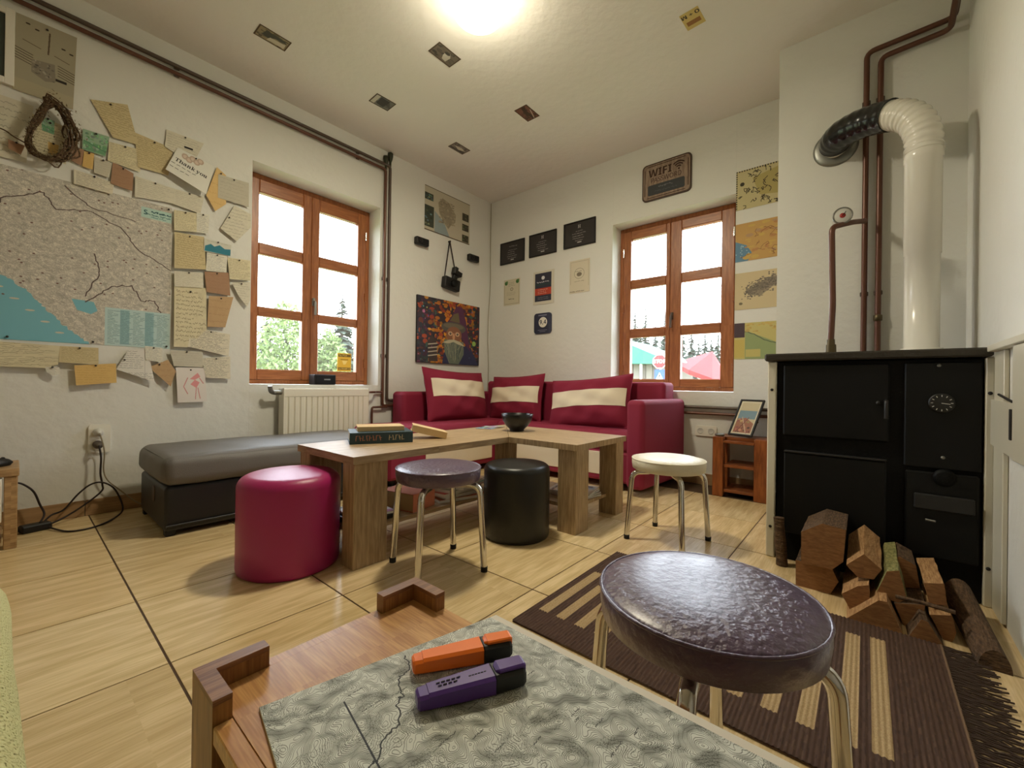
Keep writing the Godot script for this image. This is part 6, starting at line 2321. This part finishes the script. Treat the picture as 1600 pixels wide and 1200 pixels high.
			for i in 30:
				iell(im, rng.randf_range(70, 250), rng.randf_range(4, 70), rng.randf_range(4, 14), rng.randf_range(3, 8), Color8(206, 180, 100).lerp(Color8(180, 150, 84), rng.randf()))
		s = sst()
		prism(s, rect(0.292, defs[k][1]), on_b(-0.578, defs[k][0], 0.001), 0.002)
		solo("map_print", s, picture(im, 0.7), defs[k][2], "map print", "old map prints beside the pier")

func build_ceiling_notes():
	rng.seed = 55
	var N := [[0.936, -2.6155, 0.168, 0.10, Color8(150, 136, 108), "grey banknote with brown border on the ceiling near the map wall", 0.0], [1.645, -2.6085, 0.148, 0.115, Color8(120, 120, 116), "dark grey banknote on the ceiling above the window's edge", 0.04], [1.640, -1.944, 0.168, 0.105, Color8(110, 100, 88), "grey portrait banknote on the ceiling closest to the lamp", 0.0], [2.372, -1.893, 0.16, 0.11, Color8(124, 86, 72), "reddish brown banknote on the ceiling over the sofa", 0.0], [2.3745, -2.612, 0.16, 0.10, Color8(140, 130, 122), "pale grey banknote on the ceiling near the room corner", 0.0]]
	for a in N:
		var im := img(160, 100, a[4])
		var dark: Color = a[4].lerp(Color8(30, 30, 30), 0.55)
		for e in [[0, 0, 160, 7], [0, 93, 160, 7], [0, 0, 7, 100], [153, 0, 7, 100]]:
			im.fill_rect(Rect2i(e[0], e[1], e[2], e[3]), dark.lerp(Color8(92, 66, 36), 0.5))
		for i in 40:
			iell(im, rng.randf_range(16, 144), rng.randf_range(14, 86), rng.randf_range(4, 18), rng.randf_range(2, 9), a[4].lerp(dark, rng.randf()))
		var pale: Color = a[4].lerp(Color8(226, 220, 204), 0.7)
		match N.find(a):
			0:
				ipoly(im, [Vector2(40, 16), Vector2(130, 22), Vector2(150, 40), Vector2(90, 44), Vector2(60, 70), Vector2(30, 60)], dark.lerp(Color8(70, 84, 84), 0.4))
				ipoly(im, [Vector2(70, 56), Vector2(146, 48), Vector2(146, 86), Vector2(60, 86)], pale)
			1:
				im.fill_rect(Rect2i(8, 8, 30, 84), pale)
				ipoly(im, [Vector2(44, 10), Vector2(120, 14), Vector2(110, 86), Vector2(50, 80)], dark)
			2:
				ipoly(im, [Vector2(70, 30), Vector2(96, 20), Vector2(116, 44), Vector2(112, 84), Vector2(84, 80), Vector2(72, 56)], pale)
				iell(im, 84, 30, 18, 10, dark)
			3:
				ipoly(im, [Vector2(10, 20), Vector2(60, 40), Vector2(150, 24), Vector2(150, 52), Vector2(70, 62), Vector2(10, 50)], dark)
				iline(im, Vector2(60, 12), Vector2(150, 40), 5, pale)
			_:
				ipoly(im, [Vector2(20, 44), Vector2(90, 30), Vector2(140, 50), Vector2(90, 70)], pale)
				ipoly(im, [Vector2(10, 70), Vector2(80, 72), Vector2(150, 60), Vector2(150, 90), Vector2(10, 90)], dark)
		var s := sst()
		prism(s, rect(a[2], a[3]), Transform3D(Basis(V(0, 0, 1), a[6]) if false else Basis(), Vector3.ZERO), 0.0012)
		var o = solo("banknote", s, picture(im, 0.8), a[5], "banknote", "banknotes stuck to the ceiling")
		o.transform = on_ceiling(a[0], a[1], 0.0005) * Transform3D(Basis(V(0, 0, 1), a[6]), Vector3.ZERO)
	var st = thing("ceiling_sticker", "yellow sticker with black letters O and M on the ceiling near the pier", "sticker")
	st.transform = on_ceiling(2.311, -0.726, 0.0005) * Transform3D(Basis(V(0, 0, 1), -PI / 2 + 0.06), Vector3.ZERO)
	var s := sst()
	prism(s, rect(0.095, 0.122), Transform3D(), 0.0012)
	part("sheet", s, mat(Color8(206, 182, 110), 0.7), st)
	s = sst()
	prism(s, rect(0.07, 0.03), Transform3D(Basis(), V(0.0, 0.02, 0.0012)), 0.0004)
	part("brown_strip", s, mat(Color8(150, 104, 50), 0.7), st)
	lettering("O + M", 0.026, Transform3D(Basis(), V(0, -0.035, 0.0013)), M.ink, st, 0.0004, "Droid Sans", true)
